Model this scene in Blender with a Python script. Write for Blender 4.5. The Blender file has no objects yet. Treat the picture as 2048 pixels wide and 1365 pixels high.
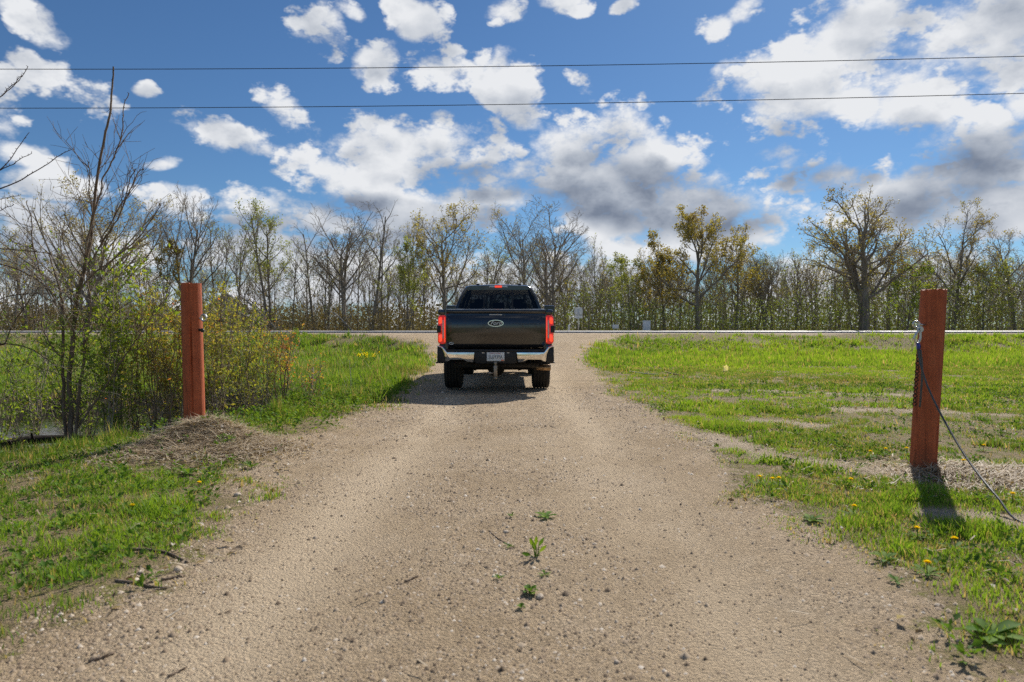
import bpy, bmesh, math, random
import numpy as np
from mathutils import Vector, Matrix, Euler

R = math.radians
SC = bpy.context.scene
COL = SC.collection
random.seed(7)
RNG = np.random.default_rng(11)

# ------------------------------------------------------------------ camera
EYE = 1.15
FPX = 1365.0            # focal length in photo pixels (24 mm on a 36 mm sensor)
HOR = 655.0             # horizon row in the photo
cam_d = bpy.data.cameras.new('camera')
cam_d.lens = 24.0
cam_d.sensor_width = 36.0
cam_d.clip_end = 3000.0
cam_d.dof.use_dof = True
cam_d.dof.focus_distance = 12.0
cam_d.dof.aperture_fstop = 3.2
cam = bpy.data.objects.new('camera', cam_d)
COL.objects.link(cam)
cam.location = (0, 0, EYE)
cam.rotation_euler = (R(90 - 1.15), 0, 0)
SC.camera = cam

# ------------------------------------------------------------------ light
SUN_EL, SUN_AZ = 37.5, 29.0         # azimuth measured from +Y towards +X
EXPOSURE = 0.18
SKY_STRENGTH = 0.10
SUN_STRENGTH = 4.9
sun_d = bpy.data.lights.new('sun', 'SUN')
sun_d.energy = SUN_STRENGTH
sun_d.angle = R(0.55)
sun_d.color = (1.0, 0.95, 0.87)
sun = bpy.data.objects.new('sun', sun_d)
COL.objects.link(sun)
sdir = Vector((math.sin(R(SUN_AZ)) * math.cos(R(SUN_EL)), math.cos(R(SUN_AZ)) * math.cos(R(SUN_EL)), math.sin(R(SUN_EL))))
sun.rotation_euler = sdir.to_track_quat('Z', 'Y').to_euler()
sun.location = sdir * 60

SC.view_settings.view_transform = 'Standard'
SC.view_settings.look = 'None'
SC.view_settings.gamma = 1.0
SC.view_settings.exposure = EXPOSURE
SC.view_settings.use_curve_mapping = False
SC.cycles.max_bounces = 7
SC.cycles.diffuse_bounces = 3
SC.cycles.glossy_bounces = 3
SC.cycles.transmission_bounces = 4
SC.cycles.transparent_max_bounces = 8
SC.cycles.use_denoising = False
SC.cycles.sample_clamp_indirect = 6.0


class NT:
    """small helper round a node tree"""
    def __init__(s, tree):
        s.t = tree
        s.n = tree.nodes
        s.l = tree.links

    def new(s, kind, **kw):
        n = s.n.new(kind)
        for k, v in kw.items():
            setattr(n, k, v)
        return n

    def put(s, sock, v):
        if isinstance(v, bpy.types.NodeSocket):
            s.l.new(v, sock)
        else:
            sock.default_value = v

    def math(s, op, a, b=0.0, c=None, clamp=False):
        n = s.new('ShaderNodeMath', operation=op, use_clamp=clamp)
        s.put(n.inputs[0], a)
        s.put(n.inputs[1], b)
        if c is not None:
            s.put(n.inputs[2], c)
        return n.outputs[0]

    def vmath(s, op, a, b=(0, 0, 0)):
        n = s.new('ShaderNodeVectorMath', operation=op)
        s.put(n.inputs[0], a)
        s.put(n.inputs[1], b)
        return n.outputs[0]

    def mapr(s, v, a, b, c=0.0, d=1.0, smooth=False):
        n = s.new('ShaderNodeMapRange')
        n.interpolation_type = 'SMOOTHSTEP' if smooth else 'LINEAR'
        s.put(n.inputs[0], v)
        for i, x in enumerate((a, b, c, d)):
            s.put(n.inputs[1 + i], x)
        return n.outputs[0]

    def mix(s, f, a, b, blend='MIX'):
        n = s.new('ShaderNodeMix', data_type='RGBA', blend_type=blend)
        s.put(n.inputs[0], f)
        s.put(n.inputs[6], a if isinstance(a, bpy.types.NodeSocket) else tuple(a) + (1,) * (4 - len(a)))
        s.put(n.inputs[7], b if isinstance(b, bpy.types.NodeSocket) else tuple(b) + (1,) * (4 - len(b)))
        return n.outputs[2]

    def noise(s, vec, scale, detail=4.0, rough=0.55, out=0, dist=0.0, dims='3D'):
        n = s.new('ShaderNodeTexNoise', noise_dimensions=dims)
        if vec is not None:
            s.put(n.inputs['Vector'], vec)
        n.inputs['Scale'].default_value = scale
        n.inputs['Detail'].default_value = detail
        n.inputs['Roughness'].default_value = rough
        n.inputs['Distortion'].default_value = dist
        return n.outputs[out]

    def ramp(s, v, stops):
        n = s.new('ShaderNodeValToRGB')
        el = n.color_ramp.elements
        while len(el) < len(stops):
            el.new(0.5)
        for e, (p, c) in zip(el, stops):
            e.position = p
            e.color = tuple(c) + (1,) * (4 - len(c))
        s.put(n.inputs[0], v)
        return n.outputs[0]


# ------------------------------------------------------------------ sky with clouds
world = bpy.data.worlds.new('World')
SC.world = world
world.use_nodes = True
wt = NT(world.node_tree)
wt.n.clear()
sky = wt.new('ShaderNodeTexSky', sky_type='NISHITA')
sky.sun_disc = False
sky.sun_elevation = R(SUN_EL)
sky.sun_rotation = R(SUN_AZ)
sky.altitude = 300
sky.air_density = 1.0
sky.dust_density = 0.2
sky.ozone_density = 1.6
geo = wt.new('ShaderNodeTexCoord')
dirv = geo.outputs['Generated']
sep = wt.new('ShaderNodeSeparateXYZ')
wt.l.new(dirv, sep.inputs[0])
az = wt.math('ARCTAN2', sep.outputs[0], sep.outputs[1])
el = wt.math('ARCSINE', sep.outputs[2])
# the cloud deck seen in perspective: finer and flatter towards the horizon
zz = wt.math('ADD', wt.math('MAXIMUM', sep.outputs[2], 0.0), 0.16)
deck = wt.new('ShaderNodeCombineXYZ')
wt.l.new(wt.math('DIVIDE', sep.outputs[0], zz), deck.inputs[0])
wt.l.new(wt.math('DIVIDE', sep.outputs[1], zz), deck.inputs[1])
deckv = deck.outputs[0]
pol = wt.new('ShaderNodeCombineXYZ')
wt.l.new(az, pol.inputs[0])
wt.l.new(el, pol.inputs[1])
polv = pol.outputs[0]
# ragged edges: warp the angles before placing cloud masses
wn = wt.noise(dirv, 9.0, 2.0, 0.6, out=1)
warp = wt.vmath('MULTIPLY', wt.vmath('SUBTRACT', wn, (0.5, 0.5, 0.5)), (0.045, 0.035, 0.0))
polw = wt.vmath('ADD', polv, warp)


def sky_dir(x, y):
    v = Vector(((x - 1024) / FPX, 1.0, (HOR - y) / FPX)).normalized()
    return math.atan2(v.x, v.y), math.asin(v.z)


ROTV = {}


def mass(x, y, rx, ry, rot=0.0):
    """squared distance, in cloud radii, from the middle of one cloud mass"""
    a, e = sky_dir(x, y)
    c = math.cos(a)
    rot = round(rot / 12) * 12
    if rot not in ROTV:
        if rot:
            r = wt.new('ShaderNodeVectorRotate', rotation_type='Z_AXIS')
            wt.l.new(polw, r.inputs['Vector'])
            r.inputs['Angle'].default_value = R(-rot)
            ROTV[rot] = r.outputs[0]
        else:
            ROTV[rot] = polw
    sx, sy = 1 / (rx / FPX * c * c * 1.1), 1 / (ry / FPX * c * 1.05)
    ca, sa = math.cos(R(-rot)), math.sin(R(-rot))
    ra, re = a * ca - e * sa, a * sa + e * ca
    n = wt.new('ShaderNodeVectorMath', operation='MULTIPLY_ADD')
    wt.l.new(ROTV[rot], n.inputs[0])
    n.inputs[1].default_value = (sx, sy, 0)
    n.inputs[2].default_value = (-ra * sx, -re * sy, 0)
    d = wt.new('ShaderNodeVectorMath', operation='DOT_PRODUCT')
    wt.l.new(n.outputs[0], d.inputs[0])
    wt.l.new(n.outputs[0], d.inputs[1])
    return d.outputs['Value']


CLOUDS = [  # photo x, y, half width, half height, tilt
    (1700, 110, 270, 120, 12), (1900, 60, 280, 110, 12), (1560, 140, 120, 60, 0), (1880, 200, 150, 75, 0),
    (1690, 200, 90, 60, -30), (2010, 160, 150, 90, 0),
    (1960, 335, 360, 140, 12), (1600, 350, 170, 75, -10), (1700, 430, 260, 70, 0), (2050, 400, 200, 90, 0),
    (1270, 355, 290, 130, -24), (1150, 290, 110, 75, -20), (1300, 430, 260, 70, 0), (1400, 480, 260, 55, 0),
    (1020, 185, 95, 62, -36), (1060, 235, 55, 40, 0), (875, 142, 82, 42, 0), (755, 132, 58, 46, 0),
    (625, 65, 100, 42, -24), (650, 35, 45, 45, 0), (840, 48, 58, 42, 0), (808, 10, 40, 26, 0), (1010, 30, 50, 30, 0), (1120, 10, 60, 30, 0), (1490, 30, 48, 28, 0),
    (1425, 55, 45, 25, 0), (1165, 170, 50, 22, -20),
    (480, 285, 150, 36, -12), (620, 330, 90, 42, -36), (585, 235, 90, 38, -36), (770, 300, 175, 60, 0), (930, 320, 190, 90, 0),
    (760, 360, 230, 60, 0), (900, 410, 300, 70, 0), (640, 430, 330, 60, 0), (360, 400, 110, 45, 0), (480, 520, 400, 70, 0),
    (155, 180, 110, 50, -24), (15, 205, 100, 70, -24), (85, 62, 105, 32, -36), (290, 185, 35, 18, 0), (60, 310, 80, 30, 0),
    (110, 370, 120, 35, 0), (60, 450, 190, 60, 0), (200, 500, 260, 70, 0), (880, 245, 35, 18, 0), (330, 322, 50, 14, 10),
    (1400, 325, 40, 20, 0), (1050, 590, 900, 80, 0), (1800, 560, 420, 110, 0), (400, 590, 700, 80, 0), (1250, 15, 30, 15, 0), (700, 20, 50, 22, -20),
]
DARKS = [(1280, 395, 290, 80, -12), (1990, 345, 290, 110, 12), (820, 440, 260, 45, 0), (600, 470, 230, 45, 0),
         (1650, 360, 120, 40, 0), (950, 370, 120, 45, 0), (40, 500, 200, 40, 0)]
acc = dk = None
for c in CLOUDS:
    f = mass(*c)
    acc = f if acc is None else wt.math('SMOOTH_MIN', acc, f, 0.2)
for c in DARKS:
    f = mass(*c)
    dk = f if dk is None else wt.math('MINIMUM', dk, f)
acc = wt.mapr(acc, -0.05, 1.7, 1.0, 0.0)
dk = wt.mapr(dk, 0.0, 1.2, 1.0, 0.0)
flat = wt.vmath('MULTIPLY', dirv, (1.0, 1.0, 1.55))
fb = wt.noise(flat, 8.5, 6.0, 0.57)
fb_up = wt.noise(wt.vmath('ADD', flat, (0.006, 0.008, 0.036)), 8.5, 2.0, 0.5)
puff = wt.noise(flat, 21.0, 4.0, 0.6)
billow = wt.math('MULTIPLY', wt.math('SUBTRACT', wt.math('ABSOLUTE', wt.math('SUBTRACT', puff, 0.5)), 0.085), 0.55)
fine = wt.math('ADD', wt.math('MULTIPLY', fb, 0.72), wt.math('ADD', billow, wt.math('MULTIPLY', puff, 0.28)))
# the same broken cloud goes on all round, outside what the masses describe
big = wt.noise(deckv, 0.75, 2.0, 0.5)
side = wt.mapr(wt.math('ABSOLUTE', az), 0.66, 0.80, 0.0, 1.0, True)
up = wt.mapr(el, 0.46, 0.60, 0.0, 1.0, True)
out = wt.math('MAXIMUM', side, up)
gen = wt.mapr(big, 0.42, 0.68, 0.0, 0.9)
cover = wt.math('ADD', wt.math('MULTIPLY', acc, wt.math('SUBTRACT', 1.0, out)), wt.math('MULTIPLY', gen, out))
dens = wt.math('ADD', wt.math('MULTIPLY', cover, 2.1), wt.math('MULTIPLY', wt.math('SUBTRACT', fine, 0.535), 6.6))
dens = wt.math('SUBTRACT', dens, wt.mapr(cover, 0.0, 0.28, 1.25, 0.75))
alpha = wt.mapr(dens, -0.05, 0.85, 0.0, 1.0, True)
thick = wt.mapr(dens, 0.8, 2.2, 0.0, 1.0, True)
base = wt.mapr(wt.math('ADD', dk, wt.math('MULTIPLY', wt.math('SUBTRACT', fb, 0.5), 0.45)), 0.10, 0.75, 0.0, 1.0, True)
relief = wt.math('MULTIPLY', wt.math('SUBTRACT', fb_up, fb), 2.3)
grey = wt.math('ADD', wt.math('MULTIPLY', thick, 0.22), wt.math('MULTIPLY', base, 0.55))
grey = wt.math('ADD', wt.math('ADD', grey, 0.12), relief, clamp=True)
ccol = wt.ramp(grey, [(0.0, (0.72, 0.735, 0.76)), (0.3, (0.53, 0.56, 0.61)), (0.65, (0.33, 0.37, 0.44)), (1.0, (0.17, 0.205, 0.275))])
skyc = wt.mix(1.0, sky.outputs[0], (0.36, 0.53, 0.70), 'MULTIPLY')
skyc = wt.vmath('MULTIPLY', skyc, (SKY_STRENGTH,) * 3)
col = wt.mix(alpha, skyc, ccol)
bg = wt.new('ShaderNodeBackground')
wt.l.new(col, bg.inputs['Color'])
bg.inputs['Strength'].default_value = 1.0
wo = wt.new('ShaderNodeOutputWorld')
wt.l.new(bg.outputs[0], wo.inputs['Surface'])
world.cycles.sampling_method = 'MANUAL'
world.cycles.sample_map_resolution = 512


# ------------------------------------------------------------------ helpers
def W(x, y, Y):
    """photo pixel at a known distance -> point"""
    return np.array([(x - 1024) / FPX * Y, Y, EYE - (y - HOR) / FPX * Y])


def GY(y, z=0.0):
    """distance of ground of height z seen at photo row y"""
    return (EYE - z) * FPX / (y - HOR)


def sstep(a, b, x):
    t = np.clip((np.asarray(x, float) - a) / (b - a), 0, 1)
    return t * t * (3 - 2 * t)


def vnoise(x, y, seed=0):
    x = np.asarray(x, float)
    y = np.asarray(y, float)
    xi = np.floor(x).astype(np.int64)
    yi = np.floor(y).astype(np.int64)
    xf = x - xi
    yf = y - yi

    def h(a, b):
        n = (a * 374761393 + b * 668265263 + seed * 982451653) & 0x7fffffff
        n = ((n ^ (n >> 13)) * 1274126177) & 0x7fffffff
        n = (n ^ (n >> 16)) & 0xffff
        return n / 65535.0
    u = xf * xf * (3 - 2 * xf)
    v = yf * yf * (3 - 2 * yf)
    return (h(xi, yi) * (1 - u) + h(xi + 1, yi) * u) * (1 - v) + (h(xi, yi + 1) * (1 - u) + h(xi + 1, yi + 1) * u) * v


def fbm(x, y, seed=0, o=4):
    s = 0.0
    a = 0.5
    for i in range(o):
        s = s + a * vnoise(x, y, seed + i * 17)
        x = x * 2.03 + 5.1
        y = y * 2.03 + 3.7
        a *= 0.5
    return s / (1 - 0.5 ** o)


def raw_mesh(name, V, faces, mat=None, tint=None, smooth=False, attrs=None):
    """faces: list of integer arrays (m,3) or (m,4)"""
    me = bpy.data.meshes.new(name)
    V = np.asarray(V, np.float32)
    me.vertices.add(len(V))
    me.vertices.foreach_set('co', V.ravel())
    faces = [np.asarray(f, np.int32) for f in faces if len(f)]
    loops = np.concatenate([f.ravel() for f in faces])
    tot = np.concatenate([np.full(len(f), f.shape[1], np.int32) for f in faces])
    start = np.concatenate([[0], np.cumsum(tot)[:-1]]).astype(np.int32)
    me.loops.add(len(loops))
    me.loops.foreach_set('vertex_index', loops)
    me.polygons.add(len(tot))
    me.polygons.foreach_set('loop_start', start)
    me.polygons.foreach_set('loop_total', tot)
    if smooth:
        me.polygons.foreach_set('use_smooth', np.ones(len(tot), bool))
    at = dict(attrs or {})
    if tint is not None:
        at['tint'] = tint
    for k, v in at.items():
        a = me.attributes.new(k, 'FLOAT', 'POINT')
        a.data.foreach_set('value', np.asarray(v, np.float32))
    me.update(calc_edges=True)
    if mat is not None:
        me.materials.append(mat)
    return me


def link(name, me, parent=None, loc=None):
    o = bpy.data.objects.new(name, me)
    COL.objects.link(o)
    if parent is not None:
        o.parent = parent
    if loc is not None:
        o.location = loc
    return o


def tag(o, label, cat, group=None, kind=None):
    if label:
        o['label'] = label
    if cat:
        o['category'] = cat
    if group:
        o['group'] = group
    if kind:
        o['kind'] = kind
    return o


def thing(name, loc, label, cat, group=None, rot=None):
    o = bpy.data.objects.new(name, None)
    o.empty_display_size = 0.2
    COL.objects.link(o)
    o.location = loc
    if rot is not None:
        o.rotation_euler = rot
    return tag(o, label, cat, group)


def tubes(polys, n=4, cap=False):
    """polys: list of (pts (k,3), radii (k,)) -> V, [quads]"""
    P, Rr, T, Ref, nxt = [], [], [], [], []
    for pts, rad in polys:
        p = np.asarray(pts, float)
        k = len(p)
        t = np.empty_like(p)
        t[1:-1] = p[2:] - p[:-2]
        t[0] = p[1] - p[0]
        t[-1] = p[-1] - p[-2]
        d = np.abs(p[-1] - p[0])
        ref = np.zeros(3)
        ref[int(np.argmin(d))] = 1
        P.append(p)
        T.append(t)
        Rr.append(np.broadcast_to(np.asarray(rad, float), (k,)))
        Ref.append(np.tile(ref, (k, 1)))
        f = np.ones(k, bool)
        f[-1] = False
        nxt.append(f)
    P = np.concatenate(P)
    T = np.concatenate(T)
    Rr = np.concatenate(Rr)
    Ref = np.concatenate(Ref)
    nxt = np.concatenate(nxt)
    T /= np.linalg.norm(T, axis=1, keepdims=True) + 1e-12
    U = np.cross(T, Ref)
    U /= np.linalg.norm(U, axis=1, keepdims=True) + 1e-12
    Vv = np.cross(T, U)
    a = np.arange(n) * 2 * np.pi / n
    ring = P[:, None, :] + Rr[:, None, None] * (np.cos(a)[None, :, None] * U[:, None, :] + np.sin(a)[None, :, None] * Vv[:, None, :])
    V = ring.reshape(-1, 3)
    i = np.nonzero(nxt)[0]
    q = []
    for j in range(n):
        jn = (j + 1) % n
        q.append(np.stack([i * n + j, i * n + jn, (i + 1) * n + jn, (i + 1) * n + j], 1))
    F = [np.concatenate(q)]
    if cap:
        ends = np.nonzero(~nxt)[0]
        starts = np.concatenate([[0], ends[:-1] + 1])
        tri = []
        for e in ends:
            tri += [(e * n, e * n + j, e * n + j + 1) for j in range(1, n - 1)]
        for s in starts:
            tri += [(s * n, s * n + j + 1, s * n + j) for j in range(1, n - 1)]
        F.append(np.array(tri))
    return V, F


def kites(P, D, L, Wd, N=None, rng=RNG, fold=0.25):
    """leaf shapes: kite of 4 points folded on the midrib. P base, D direction (unit), L length, Wd width"""
    m = len(P)
    if N is None:
        N = rng.normal(size=(m, 3))
    S = np.cross(D, N)
    S /= np.linalg.norm(S, axis=1, keepdims=True) + 1e-9
    Nn = np.cross(S, D)
    L = np.broadcast_to(np.asarray(L, float), (m,))[:, None]
    Wd = np.broadcast_to(np.asarray(Wd, float), (m,))[:, None]
    mid = P + D * L * 0.45 + Nn * Wd * fold
    V = np.stack([P, mid + S * Wd * 0.5, P + D * L, mid - S * Wd * 0.5], 1).reshape(-1, 3)
    b = np.arange(m) * 4
    F = np.concatenate([np.stack([b, b + 1, b + 2], 1), np.stack([b, b + 2, b + 3], 1)])
    return V, F


def unit(v):
    return v / (np.linalg.norm(v, axis=-1, keepdims=True) + 1e-9)


# ------------------------------------------------------------------ materials
def new_mat(name):
    m = bpy.data.materials.new(name)
    m.use_nodes = True
    t = NT(m.node_tree)
    t.n.clear()
    o = t.new('ShaderNodeOutputMaterial')
    return m, t, o


def principled(t, color, rough=0.6, metal=0.0, spec=0.5, coat=0.0, emit=None, estr=0.0, normal=None):
    p = t.new('ShaderNodeBsdfPrincipled')
    t.put(p.inputs['Base Color'], color if isinstance(color, bpy.types.NodeSocket) else tuple(color) + (1,))
    t.put(p.inputs['Roughness'], rough)
    t.put(p.inputs['Metallic'], metal)
    t.put(p.inputs['Specular IOR Level'], spec)
    t.put(p.inputs['Coat Weight'], coat)
    p.inputs['Coat Roughness'].default_value = 0.04
    if emit is not None:
        p.inputs['Emission Color'].default_value = tuple(emit) + (1,)
        p.inputs['Emission Strength'].default_value = estr
    if normal is not None:
        t.l.new(normal, p.inputs['Normal'])
    return p


def bump(t, h, strength=0.5, dist=0.01):
    b = t.new('ShaderNodeBump')
    b.inputs['Strength'].default_value = strength
    b.inputs['Distance'].default_value = dist
    t.l.new(h, b.inputs['Height'])
    return b.outputs[0]


def simple(name, color, rough=0.6, metal=0.0, spec=0.5, coat=0.0, var=0.25, vscale=6.0, emit=None, estr=0.0, bmp=0.0, bscale=40.0):
    m, t, o = new_mat(name)
    tc = t.new('ShaderNodeTexCoord').outputs['Object']
    n = t.noise(tc, vscale, 5.0, 0.6)
    f = t.mapr(n, 0.3, 0.7, 1.0 - var, 1.0 + var)
    c = t.vmath('MULTIPLY', (color[0], color[1], color[2]), (1, 1, 1))
    cm = t.new('ShaderNodeVectorMath', operation='SCALE')
    t.l.new(c, cm.inputs[0])
    t.l.new(f, cm.inputs['Scale'])
    nrm = None
    if bmp > 0:
        nrm = bump(t, t.noise(tc, bscale, 5.0, 0.6), bmp, 0.01)
    r = t.mapr(n, 0.3, 0.7, max(0.02, rough - 0.08), min(1.0, rough + 0.08))
    p = principled(t, cm.outputs[0], r, metal, spec, coat, emit, estr, nrm)
    t.l.new(p.outputs[0], o.inputs[0])
    return m


def leafy(name, stops, transl=0.45, rough=0.55, spec=0.35, gain=1.0):
    """leaf / grass: colour chosen by the tint stored on each leaf, light passes through"""
    m, t, o = new_mat(name)
    a = t.new('ShaderNodeAttribute', attribute_name='tint').outputs['Fac']
    c = t.ramp(a, [(p, tuple(v * gain for v in q)) for p, q in stops])
    p = principled(t, c, rough, 0.0, spec)
    tr = t.new('ShaderNodeBsdfTranslucent')
    t.l.new(t.mix(1.0, c, (1.25, 1.15, 0.55), 'MULTIPLY'), tr.inputs['Color'])
    mx = t.new('ShaderNodeMixShader')
    mx.inputs[0].default_value = transl
    t.l.new(p.outputs[0], mx.inputs[1])
    t.l.new(tr.outputs[0], mx.inputs[2])
    t.l.new(mx.outputs[0], o.inputs[0])
    return m


def bark(name, c1, c2, scale=6.0):
    m, t, o = new_mat(name)
    tc = t.new('ShaderNodeTexCoord').outputs['Object']
    mp = t.new('ShaderNodeMapping')
    mp.inputs['Scale'].default_value = (1, 1, 0.18)
    t.l.new(tc, mp.inputs['Vector'])
    n = t.noise(mp.outputs[0], scale, 6.0, 0.65)
    c = t.ramp(n, [(0.32, c1), (0.68, c2)])
    p = principled(t, c, 0.9, 0.0, 0.2, normal=bump(t, n, 0.6, 0.02))
    t.l.new(p.outputs[0], o.inputs[0])
    return m


M = {}
M['bark_dark'] = bark('bark_dark', (0.13, 0.108, 0.08), (0.33, 0.285, 0.23))
M['bark_grey'] = bark('bark_grey', (0.16, 0.14, 0.11), (0.38, 0.34, 0.28))
M['twig_grey'] = bark('twig_grey', (0.25, 0.205, 0.15), (0.45, 0.38, 0.29), 3.0)
M['twig_red'] = bark('twig_red', (0.06, 0.035, 0.025), (0.16, 0.10, 0.07), 20.0)
M['stem_brown'] = bark('stem_brown', (0.10, 0.07, 0.048), (0.30, 0.22, 0.155), 22.0)
M['oak_leaf'] = leafy('oak_leaf', [(0.0, (0.14, 0.10, 0.035)), (0.4, (0.20, 0.165, 0.04)), (0.75, (0.24, 0.22, 0.045)), (1.0, (0.27, 0.20, 0.06))], 0.4, gain=1.85)
M['pale_leaf'] = leafy('pale_leaf', [(0.0, (0.13, 0.12, 0.04)), (0.5, (0.19, 0.22, 0.05)), (1.0, (0.26, 0.30, 0.06))], 0.4, gain=1.65)
M['fresh_leaf'] = leafy('fresh_leaf', [(0.0, (0.07, 0.11, 0.02)), (0.45, (0.14, 0.21, 0.028)), (0.8, (0.23, 0.29, 0.04)), (1.0, (0.32, 0.27, 0.06))], 0.5, gain=1.5)
M['thicket_leaf'] = leafy('thicket_leaf', [(0.0, (0.07, 0.10, 0.02)), (0.4, (0.16, 0.18, 0.03)), (0.75, (0.26, 0.23, 0.05)), (0.9, (0.36, 0.18, 0.05)), (1.0, (0.36, 0.11, 0.04))], 0.5, gain=1.85)
M['brush_leaf'] = leafy('brush_leaf', [(0.0, (0.09, 0.065, 0.035)), (0.35, (0.12, 0.105, 0.04)), (0.7, (0.10, 0.14, 0.03)), (1.0, (0.17, 0.22, 0.04))], 0.4, gain=1.5)
M['grass'] = leafy('grass', [(0.0, (0.34, 0.26, 0.15)), (0.22, (0.21, 0.175, 0.075)), (0.45, (0.065, 0.115, 0.018)), (0.7, (0.105, 0.185, 0.022)), (1.0, (0.18, 0.265, 0.028))], 0.5, 0.5, 0.3, gain=1.75)
M['herb'] = leafy('herb', [(0.0, (0.04, 0.09, 0.018)), (0.5, (0.085, 0.17, 0.022)), (1.0, (0.18, 0.26, 0.03))], 0.4, 0.7, 0.12, gain=1.35)
M['straw'] = leafy('straw', [(0.0, (0.22, 0.155, 0.10)), (0.5, (0.48, 0.38, 0.26)), (1.0, (0.72, 0.63, 0.50))], 0.3, 0.7)
M['dead_leaf'] = leafy('dead_leaf', [(0.0, (0.12, 0.075, 0.045)), (0.5, (0.30, 0.22, 0.14)), (1.0, (0.62, 0.56, 0.48))], 0.25, 0.7)
M['pebble'] = leafy('pebble', [(0.0, (0.12, 0.085, 0.055)), (0.3, (0.30, 0.22, 0.145)), (0.75, (0.47, 0.37, 0.26)), (1.0, (0.66, 0.58, 0.48))], 0.0, 0.85, 0.25)
M['paint'] = simple('paint_black', (0.012, 0.012, 0.0125), 0.22, 0.0, 0.5, 1.0, 0.1, 3.0)
M['plastic'] = simple('plastic_black', (0.018, 0.018, 0.019), 0.5, 0.0, 0.4, 0.0, 0.2, 30.0, bmp=0.1, bscale=200)
M['chrome'] = simple('chrome', (0.82, 0.80, 0.77), 0.10, 1.0, 0.5, 0.0, 0.05, 4.0)
M['steel'] = simple('galvanised_steel', (0.62, 0.61, 0.58), 0.38, 1.0, 0.5, 0.0, 0.2, 60.0)
M['brass'] = simple('dirty_metal', (0.36, 0.29, 0.22), 0.45, 0.85, 0.5, 0.0, 0.3, 40.0)
M['exhaust'] = simple('burnt_steel', (0.36, 0.24, 0.14), 0.35, 0.9, 0.5, 0.0, 0.4, 18.0)
M['rubber'] = simple('tyre_rubber', (0.030, 0.027, 0.024), 0.85, 0.0, 0.3, 0.0, 0.35, 9.0, bmp=0.2, bscale=60)
M['under'] = simple('underbody', (0.028, 0.023, 0.019), 0.75, 0.0, 0.3, 0.0, 0.4, 9.0)
M['red'] = simple('lamp_red', (0.65, 0.015, 0.01), 0.12, 0.0, 0.5, 1.0, 0.35, 30.0, emit=(1.0, 0.03, 0.012), estr=0.22)
M['red_lit'] = simple('lamp_red_lit', (0.75, 0.03, 0.015), 0.12, 0.0, 0.5, 1.0, 0.3, 40.0, emit=(1.0, 0.075, 0.03), estr=0.8)
M['lamp_clear'] = simple('lamp_clear', (0.55, 0.50, 0.44), 0.15, 0.0, 0.5, 1.0, 0.1, 40.0)
M['white'] = simple('white_enamel', (0.74, 0.74, 0.72), 0.4, 0.0, 0.5, 0.0, 0.06, 20.0)
M['sign_back'] = simple('sign_back', (0.66, 0.66, 0.63), 0.5, 0.2, 0.5, 0.0, 0.1, 8.0)
M['grey_box'] = simple('cabinet_grey', (0.74, 0.74, 0.71), 0.55, 0.0, 0.4, 0.0, 0.08, 4.0)
M['blue'] = simple('blue_sleeve', (0.05, 0.06, 0.28), 0.45, 0.0, 0.4)
M['cable'] = simple('cable_sheath', (0.085, 0.085, 0.08), 0.45, 0.3, 0.5, 0.0, 0.3, 60.0)
M['rust'] = simple('rusty_chain', (0.09, 0.05, 0.035), 0.75, 0.6, 0.4, 0.0, 0.4, 60.0)
M['wire'] = simple('wire', (0.03, 0.03, 0.035), 0.6, 0.3)
M['pole'] = bark('pole_wood', (0.08, 0.06, 0.045), (0.20, 0.16, 0.12))
M['yellow'] = leafy('dandelion_yellow', [(0.0, (0.92, 0.74, 0.015)), (1.0, (0.95, 0.78, 0.02))], 0.5, 0.7, 0.1)
M['stick'] = bark('stick_bark', (0.12, 0.085, 0.06), (0.34, 0.26, 0.19), 40.0)
M['dead_wood'] = bark('dead_wood', (0.30, 0.27, 0.22), (0.62, 0.58, 0.50), 30.0)
M['wet_log'] = bark('wet_log', (0.010, 0.009, 0.008), (0.045, 0.036, 0.028), 14.0)
M['stone'] = simple('pale_stone', (0.52, 0.43, 0.33), 0.85, 0.0, 0.2, 0.0, 0.3, 30.0, bmp=0.4, bscale=80)
M['house_wall'] = simple('house_siding', (0.55, 0.56, 0.58), 0.7, 0.0, 0.3)
M['house_roof'] = simple('house_roof', (0.62, 0.64, 0.70), 0.6, 0.0, 0.3)
M['dark_glass'] = simple('dark_glass', (0.02, 0.022, 0.025), 0.08, 0.0, 0.5)
M['seat'] = simple('seat_fabric', (0.03, 0.03, 0.032), 0.8, 0.0, 0.3)

m, t, o = new_mat('tinted_glass')
gl = t.new('ShaderNodeBsdfGlossy')
gl.inputs['Roughness'].default_value = 0.02
gl.inputs['Color'].default_value = (1, 1, 1, 1)
tr = t.new('ShaderNodeBsdfTransparent')
tr.inputs['Color'].default_value = (0.20, 0.22, 0.23, 1)
fr = t.new('ShaderNodeFresnel')
fr.inputs['IOR'].default_value = 1.5
mx = t.new('ShaderNodeMixShader')
t.l.new(fr.outputs[0], mx.inputs[0])
t.l.new(tr.outputs[0], mx.inputs[1])
t.l.new(gl.outputs[0], mx.inputs[2])
t.l.new(mx.outputs[0], o.inputs[0])
M['glass'] = m

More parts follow.
